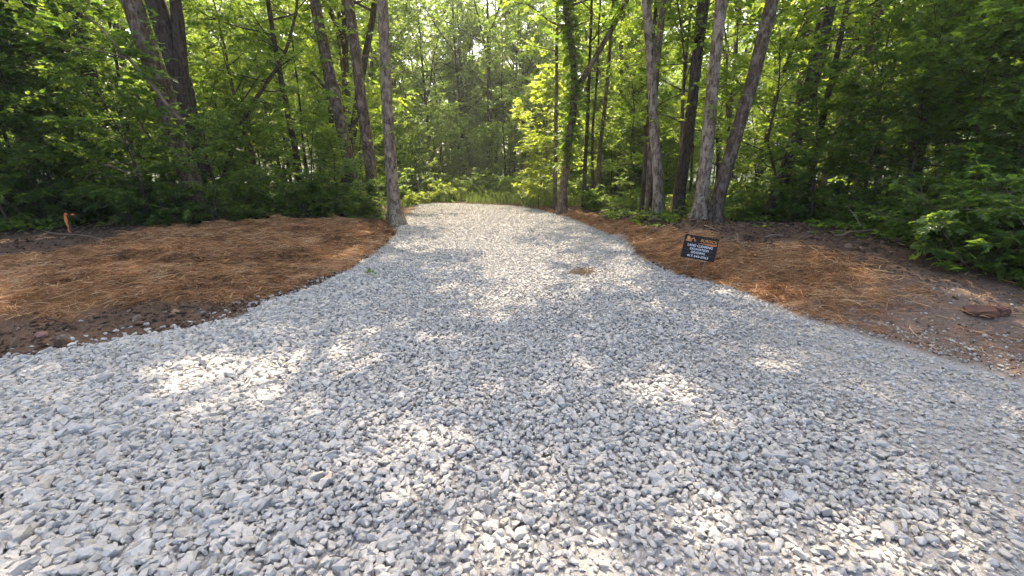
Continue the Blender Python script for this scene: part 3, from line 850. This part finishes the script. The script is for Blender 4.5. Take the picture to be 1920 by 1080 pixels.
def fill_wood():
    r = np.random.default_rng(99)
    i = 0
    # tall trees, near to far
    n = 0
    for _ in range(6000):
        y = 14 + 62 * r.uniform() ** 1.1; x = r.uniform(-1, 1) * (y * 1.22 + 4)
        if clear_zone(x, y, 1.2): continue
        if y < 20 and abs(x) < 9: continue
        if not free(x, y, 3.0 + y * .035): continue
        side = 'left of the drive' if x < -4 else ('right of the drive' if x > 4 else 'beyond the end of the drive')
        far = 'far back in the wood' if y > 34 else 'in the middle of the wood'
        place('big', i, x, y, r.uniform(0, 6.28), r.uniform(.85, 1.15), 'tall leafy tree %s %s' % (far, side), 'tall trees %s %s' % (far, side))
        i += 1; n += 1
        if n >= 95: break
    taken.clear()
    n = 0
    for _ in range(8000):
        y = 27.5 + 40 * r.uniform() ** 1.2; x = r.normal(-1, .36) * y if r.uniform() < .25 else r.normal(-.05, .34) * y
        if abs(x + 1) < 7.5 and y < 38: continue
        if not free(x, y, 2.5 + y * .02): continue
        side = 'left of the drive' if x < -7 else ('right of the drive' if x > 6 else 'beyond the end of the drive')
        place('bushy', i, x, y, r.uniform(0, 6.28), r.uniform(.75, 1.2), 'bushy tree leafy to the ground, deep in the wood %s' % side, 'bushy trees deep in the wood %s' % side)
        i += 1; n += 1
        if n >= 90: break
    for k, (px, y) in enumerate([(872, 37), (985, 39), (836, 43), (905, 46), (960, 52), (1060, 36), (760, 36), (860, 55), (1010, 47), (1130, 38), (930, 41), (800, 48), (880, 42), (950, 47), (1000, 55), (845, 60), (915, 58), (975, 43), (820, 38)]):
        x = (px - 960) / F * y
        place('big', k + 2, x, y, r.uniform(0, 6.28), r.uniform(.85, 1.05), 'tall full crowned tree straight ahead beyond the end of the drive', 'tall trees straight ahead')
    for k in range(76):
        a = math.radians(-50 + 100 * (k + r.uniform(.2, .8)) / 76); d_ = r.uniform(72, 94)
        x, y = d_ * math.sin(a), d_ * math.cos(a)
        side = 'left of the drive' if x < -9 else ('right of the drive' if x > 9 else 'beyond the end of the drive')
        place('bushy', i, x, y, r.uniform(0, 6.28), r.uniform(1.1, 1.45), 'farthest row of bushy trees closing the wood %s' % side, 'farthest trees %s' % side); i += 1
    taken.clear()
    n = 0
    for _ in range(6000):
        y = 11.5 + 40 * r.uniform() ** 1.3; x = r.uniform(-1, 1) * (y * 1.2 + 3)
        if clear_zone(x, y, 1.0): continue
        if not free(x, y, 2.0 + y * .03): continue
        side = 'left of the drive' if x < -4 else ('right of the drive' if x > 3 else 'beyond the end of the drive')
        far = 'deep in the wood' if y > 24 else 'inside the edge of the wood'
        place('mid', i, x, y, r.uniform(0, 6.28), r.uniform(.8, 1.2), 'young leafy tree %s %s' % (far, side), 'young trees %s %s' % (far, side))
        i += 1; n += 1
        if n >= 58: break
    taken.clear()
    n = 0
    for _ in range(6000):
        y = 9 + 25 * r.uniform() ** 1.3; x = r.uniform(-1, 1) * (y * 1.2 + 2)
        if clear_zone(x, y, .7): continue
        if not free(x, y, 1.6 + y * .03): continue
        side = 'left of the drive' if x < -4 else ('right of the drive' if x > 3 else 'beyond the end of the drive')
        place('sapling', i, x, y, r.uniform(0, 6.28), r.uniform(.7, 1.15), 'leafy sapling under the tall trees %s' % side, 'saplings under the trees %s' % side)
        i += 1; n += 1
        if n >= 70: break
fill_wood()

def wall_of_leaves():
    r = np.random.default_rng(123)
    i = 0
    L = 'dark leafy sapling in the shaded wall of leaves behind the left bank'
    for px, Yd, sc in [(-150, 9.6, 1.1), (-20, 10.2, 1.05), (95, 10.8, .95), (200, 11.2, .66), (285, 11.4, .5), (60, 11.5, 1.2), (180, 12.2, 1.1), (288, 9.9, .56), (405, 10.0, .5), (120, 10.3, .7), (430, 12.0, .5), (500, 12.6, .5),
                       (585, 12.4, .5), (640, 12.9, .48), (-260, 9.0, 1.1), (340, 13.5, .7), (470, 14.5, .7)]:
        x = (px - 960) / F * (Yd * CP + .3)
        place('dark_sapling', i, x, Yd, r.uniform(0, 6.28), sc, L, 'dark saplings behind the left bank'); i += 1
    R = 'dark leafy sapling in the shaded wall of leaves behind the right bank'
    for px, Yd, sc in [(1520, 9.4, .5), (1610, 8.8, .55), (1700, 8.3, .72), (1790, 7.6, .75), (1880, 7.0, .75), (1980, 6.6, .85), (1460, 10.8, .5), (1570, 10.6, .7), (1660, 10.4, .8), (1760, 9.8, .9),
                       (1860, 9.2, 1.0), (1960, 8.6, 1.0), (2080, 6.4, .9), (2100, 8, 1.1)]:
        x = (px - 960) / F * (Yd * CP + .3)
        place('dark_sapling', i, x, Yd, r.uniform(0, 6.28), sc, R, 'dark saplings behind the right bank'); i += 1
    for px, Yd, sc, lab in [(1022, 19.5, 1.15, 'yellow green young tree glowing beside the far end of the drive'), (1010, 17.4, .62, 'small yellow green young tree at the foot of the taller glowing one')]:
        x = (px - 960) / F * (Yd * CP + .3)
        place('yellow', i, x, Yd, r.uniform(0, 6.28), sc, lab, None); i += 1
    # shrubs along the edges
    n = 0
    for k in range(30):
        px = -120 + k * 29; Yd = float(np.interp(px, [-120, 0, 150, 300, 450, 750], [8.6, 9.6, 10.4, 10.9, 11.6, 12.6])) + r.uniform(-.2, .9)
        x = (px - 960) / F * (Yd * CP + .3)
        if x > fl(Yd) + .45: continue
        dk = r.uniform() < .68
        place('dark_shrub' if dk else 'shrub', k, x, Yd, r.uniform(0, 6.28), r.uniform(.6, 1.1),
              ('dark' if dk else 'mid green') + ' leafy shrub along the foot of the wood behind the left bank', ('dark' if dk else 'mid green') + ' shrubs behind the left bank')
    for k, (px, Yd, sc) in enumerate([(300, 10.1, .75), (345, 10.0, .7), (395, 10.2, .75), (440, 10.7, .7), (255, 9.9, .8), (660, 12.7, .8), (690, 12.6, .7), (620, 12.4, .7)]):
        x = (px - 960) / F * (Yd * CP + .3)
        place('dark_shrub', k, x, Yd, r.uniform(0, 6.28), sc, 'dark leafy shrub in front of the trunks behind the left bank', 'dark shrubs before the left hand trunks')
    for px, Yd, sc in [(1850, 5.35, .72), (1795, 5.75, .66), (1905, 5.2, .72), (1770, 6.2, .7), (1960, 5.0, .8), (1850, 6.0, .8), (1905, 5.7, .8), (1740, 6.9, .75), (1830, 6.7, .9), (1690, 7.6, .7), (1930, 6.3, 1.0), (1610, 8.3, .6)]:
        x = (px - 960) / F * (Yd * CP + .3)
        place('dark_shrub', n, x, Yd, r.uniform(0, 6.28), sc, 'low dark green shrub spilling down the right bank by the red rock', 'low shrubs on the right bank'); n += 1
    for k in range(16):
        px = 1110 + k * 33; Yd = np.interp(px, [1100, 1250, 1400, 1650], [15.5, 12.2, 10.2, 9.0]) + r.uniform(0, 1.5)
        x = (px - 960) / F * (Yd * CP + .3)
        place('shrub' if k % 3 else 'dark_shrub', k, x, Yd, r.uniform(0, 6.28), r.uniform(.4, .75), 'small leafy shrub among the trunks on the right bank', 'shrubs among the right hand trunks')
    for k in range(64):
        Yd = r.uniform(23.5, 40); x = r.uniform(-.42, .36) * Yd
        if Yd < 27 and -4.5 < x < 1.0: continue
        place('sapling', k, x, Yd, r.uniform(0, 6.28), r.uniform(.7, 1.25), 'leafy sapling closing the view beyond the end of the drive', 'saplings beyond the end of the drive')
    for k in range(44):
        Yd = r.uniform(38, 64); x = r.uniform(-.45, .40) * Yd
        place('sapling', k, x, Yd, r.uniform(0, 6.28), r.uniform(1.1, 1.6), 'tall leafy sapling far back between the trunks beyond the drive', 'far saplings beyond the drive')
    for k in range(46):
        Yd = r.uniform(20, 36); x = r.uniform(-.5, .5) * Yd
        if Yd < 24 and -5.0 < x < 2.0: continue
        place('shrub', k, x, Yd, r.uniform(0, 6.28), r.uniform(.8, 1.5), 'green shrub under the trees beyond the end of the drive', 'shrubs beyond the end of the drive')
    for k in range(60):
        Yd = r.uniform(12.5, 34); x = r.uniform(-1.0, 1.0) * Yd
        if clear_zone(x, Yd, .5): continue
        sd_ = 'left' if x < 0 else 'right'
        place('pole', k, x, Yd, r.uniform(0, 6.28), r.uniform(.75, 1.3), 'thin dark pole of a young tree in the shade of the %s wood' % sd_, 'thin poles in the %s wood' % sd_)
    # weeds and bushes beyond the end of the drive
    for k, (px, Yd, sc) in enumerate([(795, 20.5, .6), (830, 22, .8), (868, 23, .7), (905, 24, .6), (930, 21, .45), (985, 24, .9), (1000, 21.5, 1.0), (960, 25, .9), (770, 19, .6), (850, 26, 1.0)]):
        x = (px - 960) / F * (Yd * CP + .3)
        place('pale_bush', k, x, Yd, r.uniform(0, 6.28), sc, 'pale green bush in the sunny weeds beyond the end of the drive', 'bushes beyond the end of the drive')
wall_of_leaves()

# ------------------------------------------------------------------ ground cover, litter, grass
def ground_cover():
    r = np.random.default_rng(17)
    n = 16000
    y = 5 + 17 * r.uniform(size=n) ** 1.1; x = r.uniform(-1, 1, n) * (y * 1.2 + 1)
    k = forest_mask(x, y) * sstep(.38, .6, fnoise(x * .9, y * .9, 71)) > r.uniform(size=n) * .9
    x, y = x[k], y[k]; n = len(x)
    z = height(x, y)
    hh = r.uniform(.05, .45, n) * sstep(.2, .8, fnoise(x * .6, y * .6, 72))
    per = 6
    S = np.stack([x, y, z], 1)
    P = np.repeat(S, per, 0) + np.stack([r.normal(0, .09, n * per), r.normal(0, .09, n * per), np.repeat(hh, per) * r.uniform(.3, 1, n * per) + .02], 1)
    A = np.stack([r.normal(0, 1, n * per), r.normal(0, 1, n * per), r.normal(.1, .25, n * per)], 1)
    Nn = np.array([0, 0, 1.0]) + r.normal(0, .3, (n * per, 3))
    me = leaves_mesh('ground_cover', P, A, Nn, r.uniform(.06, .14, n * per), np.clip(r.normal(.45, .22, n * per), 0, 1), T_NEAR, M['leaf'])
    tag(link('ground_cover', me), 'low green plants over the floor of the wood', 'ground cover', kind='stuff')
    n = 30000
    y = 4.5 + 15 * r.uniform(size=n); x = r.uniform(-1, 1, n) * (y * 1.2 + 1)
    sd = poly_sd(GRAVEL, x, y)
    k = (np.clip(forest_mask(x, y) + .05, 0, 1) * (sd > .15)) > r.uniform(size=n)
    x, y = x[k], y[k]; n = len(x)
    P = np.stack([x, y, height(x, y) + .012], 1)
    A = np.stack([r.normal(0, 1, n), r.normal(0, 1, n), r.normal(0, .15, n)], 1)
    me = leaves_mesh('leaf_litter', P, A, np.array([0, 0, 1.0]) + r.normal(0, .35, (n, 3)), r.uniform(.04, .11, n), r.uniform(0, 1, n), T_NEAR, M['litter'])
    tag(link('leaf_litter', me), 'brown dead leaves on the floor of the wood', 'leaf litter', kind='stuff')
    n = 42000
    y = 17.2 + 15 * r.uniform(size=n); x = r.uniform(-7, 11, n)
    sd = poly_sd(GRAVEL, x, y)
    k = (sd > .25) & (fnoise(x * .8, y * .8, 44) > .42)
    x, y = x[k], y[k]; n = len(x)
    z = height(x, y); L = r.uniform(.10, .42, n) * (.5 + fnoise(x * .5, y * .5, 45))
    P = np.stack([x, y, z], 1)
    A = np.stack([r.normal(0, .35, n), r.normal(0, .35, n), np.ones(n)], 1)
    Nn = np.stack([r.normal(0, 1, n), r.normal(0, 1, n), r.normal(0, .2, n)], 1)
    me = leaves_mesh('grass', P, A, Nn, L, r.uniform(0, 1, n), T_FAR, M['grass'], .12)
    tag(link('grass', me), 'tall sunny grass and weeds beyond the end of the drive', 'grass', kind='stuff')
ground_cover()

# ------------------------------------------------------------------ the sign
def text_mesh(body, size, depth, width=None):
    cu = bpy.data.curves.new('txt', 'FONT')
    cu.body = body; cu.size = size; cu.extrude = depth; cu.align_x = 'CENTER'; cu.align_y = 'CENTER'
    cu.offset = size * .008
    ob = bpy.data.objects.new('txt', cu); COL.objects.link(ob)
    bpy.context.view_layer.update()
    me = bpy.data.meshes.new_from_object(ob.evaluated_get(bpy.context.evaluated_depsgraph_get()))
    bpy.data.objects.remove(ob); bpy.data.curves.remove(cu)
    co = np.empty(len(me.vertices) * 3, np.float32); me.vertices.foreach_get('co', co); co = co.reshape(-1, 3)
    c = (co[:, :2].max(0) + co[:, :2].min(0)) / 2; co[:, :2] -= c
    if width:
        co[:, 0] *= width / (co[:, 0].max() - co[:, 0].min())
    me.vertices.foreach_set('co', co.ravel()); me.update()
    return me

def prism(name, pts, z0, z1, mat):
    bm = bmesh.new()
    lo = [bm.verts.new((x, y, z0)) for x, y in pts]; hi = [bm.verts.new((x, y, z1)) for x, y in pts]
    bm.faces.new(hi); bm.faces.new(lo[::-1])
    n = len(pts)
    for i in range(n): bm.faces.new((lo[i], lo[(i + 1) % n], hi[(i + 1) % n], hi[i]))
    bmesh.ops.recalc_face_normals(bm, faces=bm.faces[:])
    me = bpy.data.meshes.new(name); bm.to_mesh(me); bm.free(); me.materials.append(mat)
    return me

def sign():
    black = simple_mat('black_sign_plastic', (.024, .021, .019), .7, .15, .35, 8)
    white = simple_mat('white_print', (.78, .78, .78), .5, .3, .05)
    orange = simple_mat('orange_print', (.60, .25, .055), .5, .3, .25, 14)
    rust = simple_mat('rust_print', (.48, .17, .06), .5, .3, .35, 20)
    grey = simple_mat('grey_print', (.12, .12, .13), .5, .3, .1)
    wire = simple_mat('galvanised_wire', (.35, .35, .34), .4, .6, .2)
    g = on_ground(1306, 490)
    g = at_depth(1306, 490, g[1] - .38)
    K = 61 / F * (g[1] * CP + .25) / .545; w = .545; h = .392
    c = at_depth(1312, 465, g[1])
    root = thing('yard_sign', 'small black yard sign with white and orange lettering tilted on the right bank', 'sign', c)
    root.rotation_euler = (math.radians(80), math.radians(0), math.radians(-9))
    root.rotation_mode = 'XYZ'
    root.matrix_world = Matrix.Translation(Vector(c)) @ Matrix.Rotation(math.radians(-14), 4, 'Z') @ Matrix.Rotation(math.radians(82), 4, 'X') @ Matrix.Rotation(math.radians(-8), 4, 'Z') @ Matrix.Scale(K, 4)
    pm = prism('sign_panel', [(-w / 2, -h / 2), (w / 2, -h / 2), (w / 2, h / 2), (-w / 2, h / 2)], -.005, 0, black)
    panel = link('sign_panel', pm, root)
    def lettering(body, x, y, size, width, mat, shear=0):
        me = text_mesh(body, size, .0006, width)
        me.materials.clear(); me.materials.append(mat)
        if shear:
            for v in me.vertices: v.co.x += shear * v.co.y
        return link('lettering', me, panel, (x, y, .0016))
    lettering('LAND CLEARING', .0, .028, .056, .40, white)
    lettering('EXCAVATION', .0, -.030, .052, .30, white)
    lettering('GRADING', -.012, -.086, .052, .225, white)
    lettering('417-543-0763', -.004, -.150, .052, .34, white)
    lettering('BURDICK', .125, .128, .070, .262, orange, .18)
    link('printed_band', prism('printed_band', [(-.055, .068), (.02, .082), (.10, .086), (.255, .092), (.262, .072), (.20, .056), (.12, .060), (.03, .070)], .0006, .0014, rust), panel)
    # the digger in the corner: cab, boom, bucket and track
    lg = [([(-.245, .085), (-.155, .085), (-.150, .098), (-.160, .108), (-.240, .108), (-.250, .098)], rust),
          ([(-.235, .112), (-.185, .112), (-.180, .150), (-.200, .170), (-.230, .168)], orange),
          ([(-.180, .118), (-.172, .108), (-.128, .140), (-.105, .120), (-.098, .126), (-.126, .158)], orange),
          ([(-.108, .124), (-.092, .122), (-.082, .100), (-.100, .092), (-.112, .104)], rust)]
    for pts, mt in lg:
        link('emblem_shape', prism('emblem_shape', pts, .0006, .0014, mt), panel)
    for yy in (-.055, -.113):
        link('ruled_line', prism('ruled_line', [(-w / 2 + .02, yy), (w / 2 - .02, yy), (w / 2 - .02, yy + .0025), (-w / 2 + .02, yy + .0025)], .0006, .0012, grey), panel)
    W = Wood()
    for sx in (-.13, .13):
        W.tube([(sx, -h / 2 + .25, -.009), (sx, -h / 2, -.009), (sx, -h / 2 - .32, -.009)], [.0025] * 3, 6)
    W.tube([(-.13, -h / 2 - .02, -.009), (.13, -h / 2 - .02, -.009)], [.0025] * 2, 6)
    link('wire_stake', W.mesh('wire_stake', wire), root)
sign()

# ------------------------------------------------------------------ ribbon, rocks, sticks, oddments
def ribbon():
    m, nt, out = new_mat('orange_flagging'); n = N(nt)
    p = n.bsdf(n.ramp(n.noise(30, 3, .6, n.obj()), [(.3, (.62, .13, .02)), (.7, (.85, .24, .04))]), .45, .4); n.l(p.outputs[0], out.inputs[0])
    b = on_ground(133, 436); b[2] -= .03
    root = thing('survey_ribbon', 'orange flagging ribbon tied to a short twig at the foot of the left wood', 'ribbon', b)
    W = Wood(); r = np.random.default_rng(3)
    W.tube([(0, .01, 0), (.01, .01, .2), (-.015, .01, .42)], [.008, .007, .005], 6)
    W.tube([(-.01, .01, .36), (.10, .02, .39), (.22, .03, .30), (.27, .03, .20)], [.004, .004, .003, .002], 5)
    link('twig', W.mesh('ribbon_twig', M['twig']), root)
    def strip(path, w):
        path = resample(path, 14); k = len(path)
        a = np.linspace(0, 3.5, k) + r.uniform(0, 3)
        s = np.stack([np.cos(a * .6), np.sin(a) * .6, np.sin(a * 1.7) * .25], 1) * w
        V = np.stack([path + s, path - s], 1)
        V2 = V + np.array([0, .0012, 0])
        V = np.concatenate([V.reshape(-1, 3), V2.reshape(-1, 3)])
        i = np.arange(k - 1) * 2
        q = np.stack([i, i + 1, i + 3, i + 2], 1)
        return mesh_np('ribbon_tail', V, [np.concatenate([q, q[:, ::-1] + 2 * k])], [m], None, True)
    link('ribbon_tail', strip([(-.015, -.01, .40), (-.03, -.02, .28), (.01, -.03, .14), (.03, -.05, .03), (.12, -.06, .02)], .019), root)
    link('ribbon_tail', strip([(-.015, -.01, .40), (.0, -.015, .25), (-.02, -.03, .10), (.04, -.05, .02)], .015), root)
    bm = bmesh.new(); bmesh.ops.create_icosphere(bm, subdivisions=2, radius=.026)
    for v in bm.verts: v.co = Vector((v.co.x * (1.4 + r.normal(0, .15)), v.co.y, v.co.z * (.8 + r.normal(0, .15)) + .405))
    me = bpy.data.meshes.new('ribbon_knot'); bm.to_mesh(me); bm.free(); me.materials.append(m); link('ribbon_knot', me, root)
    bm = bmesh.new(); bmesh.ops.create_icosphere(bm, subdivisions=2, radius=.022)
    for v in bm.verts: v.co = Vector((v.co.x * 1.7 + .11, v.co.y + .02, v.co.z + .392))
    me = bpy.data.meshes.new('ribbon_knot'); bm.to_mesh(me); bm.free(); me.materials.append(m); link('ribbon_knot', me, root)
ribbon()

def rock(px, py, size, squash, color, label, seed, name='rock', flat=.6):
    r = np.random.default_rng(seed)
    bm = bmesh.new()
    P = r.normal(size=(26, 3)); P /= np.linalg.norm(P, axis=1)[:, None]
    P = np.sign(P) * np.abs(P) ** .7 * np.array(squash) * .5
    for p in P: bm.verts.new(p)
    bmesh.ops.convex_hull(bm, input=bm.verts[:])
    for v in [v for v in bm.verts if not v.link_faces]: bm.verts.remove(v)
    bmesh.ops.bevel(bm, geom=bm.edges[:], offset=.012, segments=1, affect='EDGES', clamp_overlap=True)
    bmesh.ops.triangulate(bm, faces=bm.faces[:])
    bmesh.ops.subdivide_edges(bm, edges=bm.edges[:], cuts=1, use_grid_fill=True)
    for v in bm.verts: v.co = (v.co + Vector(r.normal(0, .016, 3))) * size
    me = bpy.data.meshes.new(name); bm.to_mesh(me); bm.free()
    me.materials.append(simple_mat('rock_' + name, color, .9, .2, .45, 12 , .012))
    g = on_ground(px, py)
    o = link(name, me, None, (g[0], g[1], g[2] + size * squash[2] * .28)); o.rotation_euler = (0, 0, r.uniform(-.4, .4))
    tag(o, label, 'rock')
rock(1838, 590, .29, (1.0, .6, .42), (.15, .075, .05), 'flat reddish brown rock below the low shrub on the right', 1)
rock(1874, 588, .22, (1.0, .6, .45), (.13, .068, .047), 'smaller reddish rock leaning on the right end of the flat red rock', 2)
rock(238, 418, .40, (1.0, .7, .55), (.16, .12, .09), 'brown domed rock on the dark soil behind the left straw', 3)
rock(80, 630, .13, (1.1, .6, .45), (.27, .15, .11), 'reddish brick like stone in the dark soil at left', 4)
rock(122, 637, .12, (1.0, .7, .6), (.25, .18, .13), 'tan stone beside the reddish stone in the soil at left', 5)

def stick(pts, r0, label, name='fallen_branch', bark='twig', lift=0.0, Yd=None, forks=0, seed=0):
    r = np.random.default_rng(seed + 50)
    P = []
    for p in pts:
        if Yd is None:
            g = on_ground(*p); g[2] += lift
        else:
            g = at_depth(p[0], p[1], Yd + .1 * len(P))
        P.append(g)
    P = np.array(P); b = P[0].copy(); P = P - b
    W = Wood(); q = resample(P, 12); q[1:-1] += r.normal(0, min(r0 * .8, .014), (10, 3))
    W.tube(q, np.linspace(r0, r0 * .35, 12), 7, r, .08)
    for k in range(forks):
        s0 = q[r.integers(3, 10)]
        bp = branch_path(r, s0, r.uniform(0, 2 * PI), r.uniform(0, .8), np.linalg.norm(P[-1]) * r.uniform(.2, .4), 0)
        W.tube(bp, np.linspace(r0 * .5, r0 * .15, 6), 5)
    tag(link(name, W.mesh(name, M[bark]), None, b), label, 'branch')
stick([(2, 408), (60, 428), (110, 446), (190, 452)], .020, 'long grey fallen branch sloping down to the soil at the far left', lift=.05, forks=3, seed=1)
stick([(300, 436), (340, 424), (372, 427)], .014, 'short curved stick on the back edge of the left straw', lift=.03, forks=1, seed=2)
stick([(285, 565), (330, 550), (380, 543), (425, 556)], .009, 'thin bent stick near the gravel on the left straw', lift=.02, seed=3)
stick([(500, 424), (540, 410), (562, 408)], .010, 'grey stick poking from the leaves behind the left straw', lift=.12, seed=4)
stick([(152, 365), (160, 330), (185, 307), (225, 305), (262, 312)], .013, 'pale arched bare branch bowing out of the left leaves', 'bare_branch', 'bark', Yd=9.9, seed=5)
stick([(198, 310), (228, 318), (268, 330)], .012, 'pale bare branch lying level beside the arched one', 'bare_branch', Yd=8.9, forks=2, seed=6)
stick([(118, 400), (90, 330), (56, 262)], .048, 'broken grey dead stem leaning left above the orange ribbon', 'dead_stem', 'bark_dark', Yd=10.2, seed=7)
stick([(340, 225), (285, 160), (230, 95), (150, 15)], .040, 'long bare pale branch slanting across the leaning grey oak', 'bare_branch', Yd=9.9, forks=3, seed=8)
stick([(282, 262), (240, 195), (216, 160)], .026, 'thin bare stem slanting left between the dim trunk and the grey oak', 'bare_branch', 'bark', Yd=10.2, forks=2, seed=9)
stick([(1432, 452), (1470, 446), (1506, 474)], .016, 'forked dead stick on the dark soil right of the sign', lift=.06, forks=2, seed=10)
stick([(1356, 466), (1378, 448), (1392, 478)], .014, 'bent root arching from the soil beside the sign', 'root', lift=.10, forks=2, seed=11)
stick([(1265, 470), (1285, 452), (1305, 432)], .014, 'pale root standing up behind the left corner of the sign', 'root', lift=.12, forks=3, seed=12)
stick([(1205, 452), (1225, 436), (1250, 446)], .016, 'tangled root on the mound below the straight brown trunk', 'root', lift=.08, forks=4, seed=13)
stick([(1560, 455), (1640, 440), (1720, 432)], .016, 'grey fallen branch along the shaded back of the right bank', lift=.10, forks=3, seed=14)
stick([(1855, 340), (1900, 330), (1960, 345)], .016, 'bare crooked branch in the dark leaves at the right edge', 'bare_branch', Yd=6.6, forks=3, seed=15)

def oddments():
    r = np.random.default_rng(61)
    g = on_ground(697, 519)
    n = 26
    P = np.array([g]) + np.stack([r.normal(0, .06, n), r.normal(0, .05, n), r.uniform(.03, .10, n)], 1)
    A = np.stack([r.normal(0, 1, n), r.normal(0, 1, n), r.uniform(0, .6, n)], 1)
    me = leaves_mesh('weed', P - g, A, np.array([0, 0, 1.0]) + r.normal(0, .4, (n, 3)), r.uniform(.035, .06, n), r.uniform(.1, .4, n), T_NEAR, M['leaf_dark'])
    tag(link('weed', me, None, g), 'small green weed poking up through the gravel', 'weed')
    g = on_ground(1093, 513)
    n = 150
    a = r.uniform(0, PI, n); L = r.uniform(.06, .18, n)
    P = np.stack([r.normal(0, .08, n), r.normal(0, .08, n), .015 + r.uniform(0, .03, n)], 1)
    A = np.stack([np.cos(a), np.sin(a), r.normal(0, .2, n)], 1)
    me = leaves_mesh('straw_clump', P, A, np.array([0, 0, 1.0]) + r.normal(0, .5, (n, 3)), L, r.uniform(.75, 1.0, n), T_FAR, simple_mat('faded_straw', (.34, .255, .16), .85, .2, .3, 30), .12)
    tag(link('straw_clump', me, None, g), 'flat tan clump of straw lying alone on the gravel', 'straw clump')
oddments()

# ------------------------------------------------------------------ light, sky, camera
HAZE = .0010
def glare_haze():  # added scattering volume, stands in for veiling glare of the lens
    m, nt, out = new_mat('glare_veil')
    v = nt.nodes.new('ShaderNodeVolumePrincipled')
    v.inputs['Color'].default_value = (.96, .97, 1, 1); v.inputs['Density'].default_value = HAZE; v.inputs['Anisotropy'].default_value = .45
    nt.links.new(v.outputs[0], out.inputs['Volume'])
    o = link('glare_haze', prism('glare_haze', [(-130, -25), (130, -25), (130, 125), (-130, 125)], -6, 30, m))
    tag(o, kind='stuff')
glare_haze()

SUN_EL, SUN_AZ = math.radians(54), math.radians(-9)      # azimuth from +Y, negative to the left
d = Vector((math.sin(SUN_AZ) * math.cos(SUN_EL), math.cos(SUN_AZ) * math.cos(SUN_EL), math.sin(SUN_EL)))
sl = bpy.data.lights.new('sun', 'SUN'); sl.energy = 2.5; sl.angle = math.radians(.55); sl.color = (1, .86, .68)
so = link('sun', sl); so.rotation_euler = d.to_track_quat('Z', 'Y').to_euler()
w = bpy.data.worlds.new('World'); SC.world = w; w.use_nodes = True
nt = w.node_tree
bg = nt.nodes['Background']
sky = nt.nodes.new('ShaderNodeTexSky'); sky.sky_type = 'NISHITA'; sky.sun_disc = False
sky.sun_elevation = SUN_EL; sky.sun_rotation = SUN_AZ % (2 * PI); sky.air_density = .7; sky.dust_density = 5.0; sky.ozone_density = 1.0
nt.links.new(sky.outputs[0], bg.inputs[0]); bg.inputs[1].default_value = .145

cam = bpy.data.cameras.new('camera'); cam.sensor_width = 36; cam.lens = F / 1920 * 36; cam.clip_end = 2000; cam.clip_start = .05
co = link('camera', cam); co.location = (0, 0, H); co.rotation_euler = (math.radians(90) - PITCH, 0, 0)
SC.camera = co
SC.view_settings.view_transform = 'Standard'; SC.view_settings.look = 'None'
SC.view_settings.exposure = 2.35; SC.view_settings.gamma = 1
cy = SC.cycles
cy.max_bounces = 7; cy.diffuse_bounces = 4; cy.glossy_bounces = 2; cy.transmission_bounces = 5; cy.transparent_max_bounces = 4; cy.volume_bounces = 0
SC.render.filter_size = 1.2
cy.use_denoising = True; cy.sample_clamp_indirect = 2.5
cy.use_adaptive_sampling = True; cy.adaptive_threshold = .01
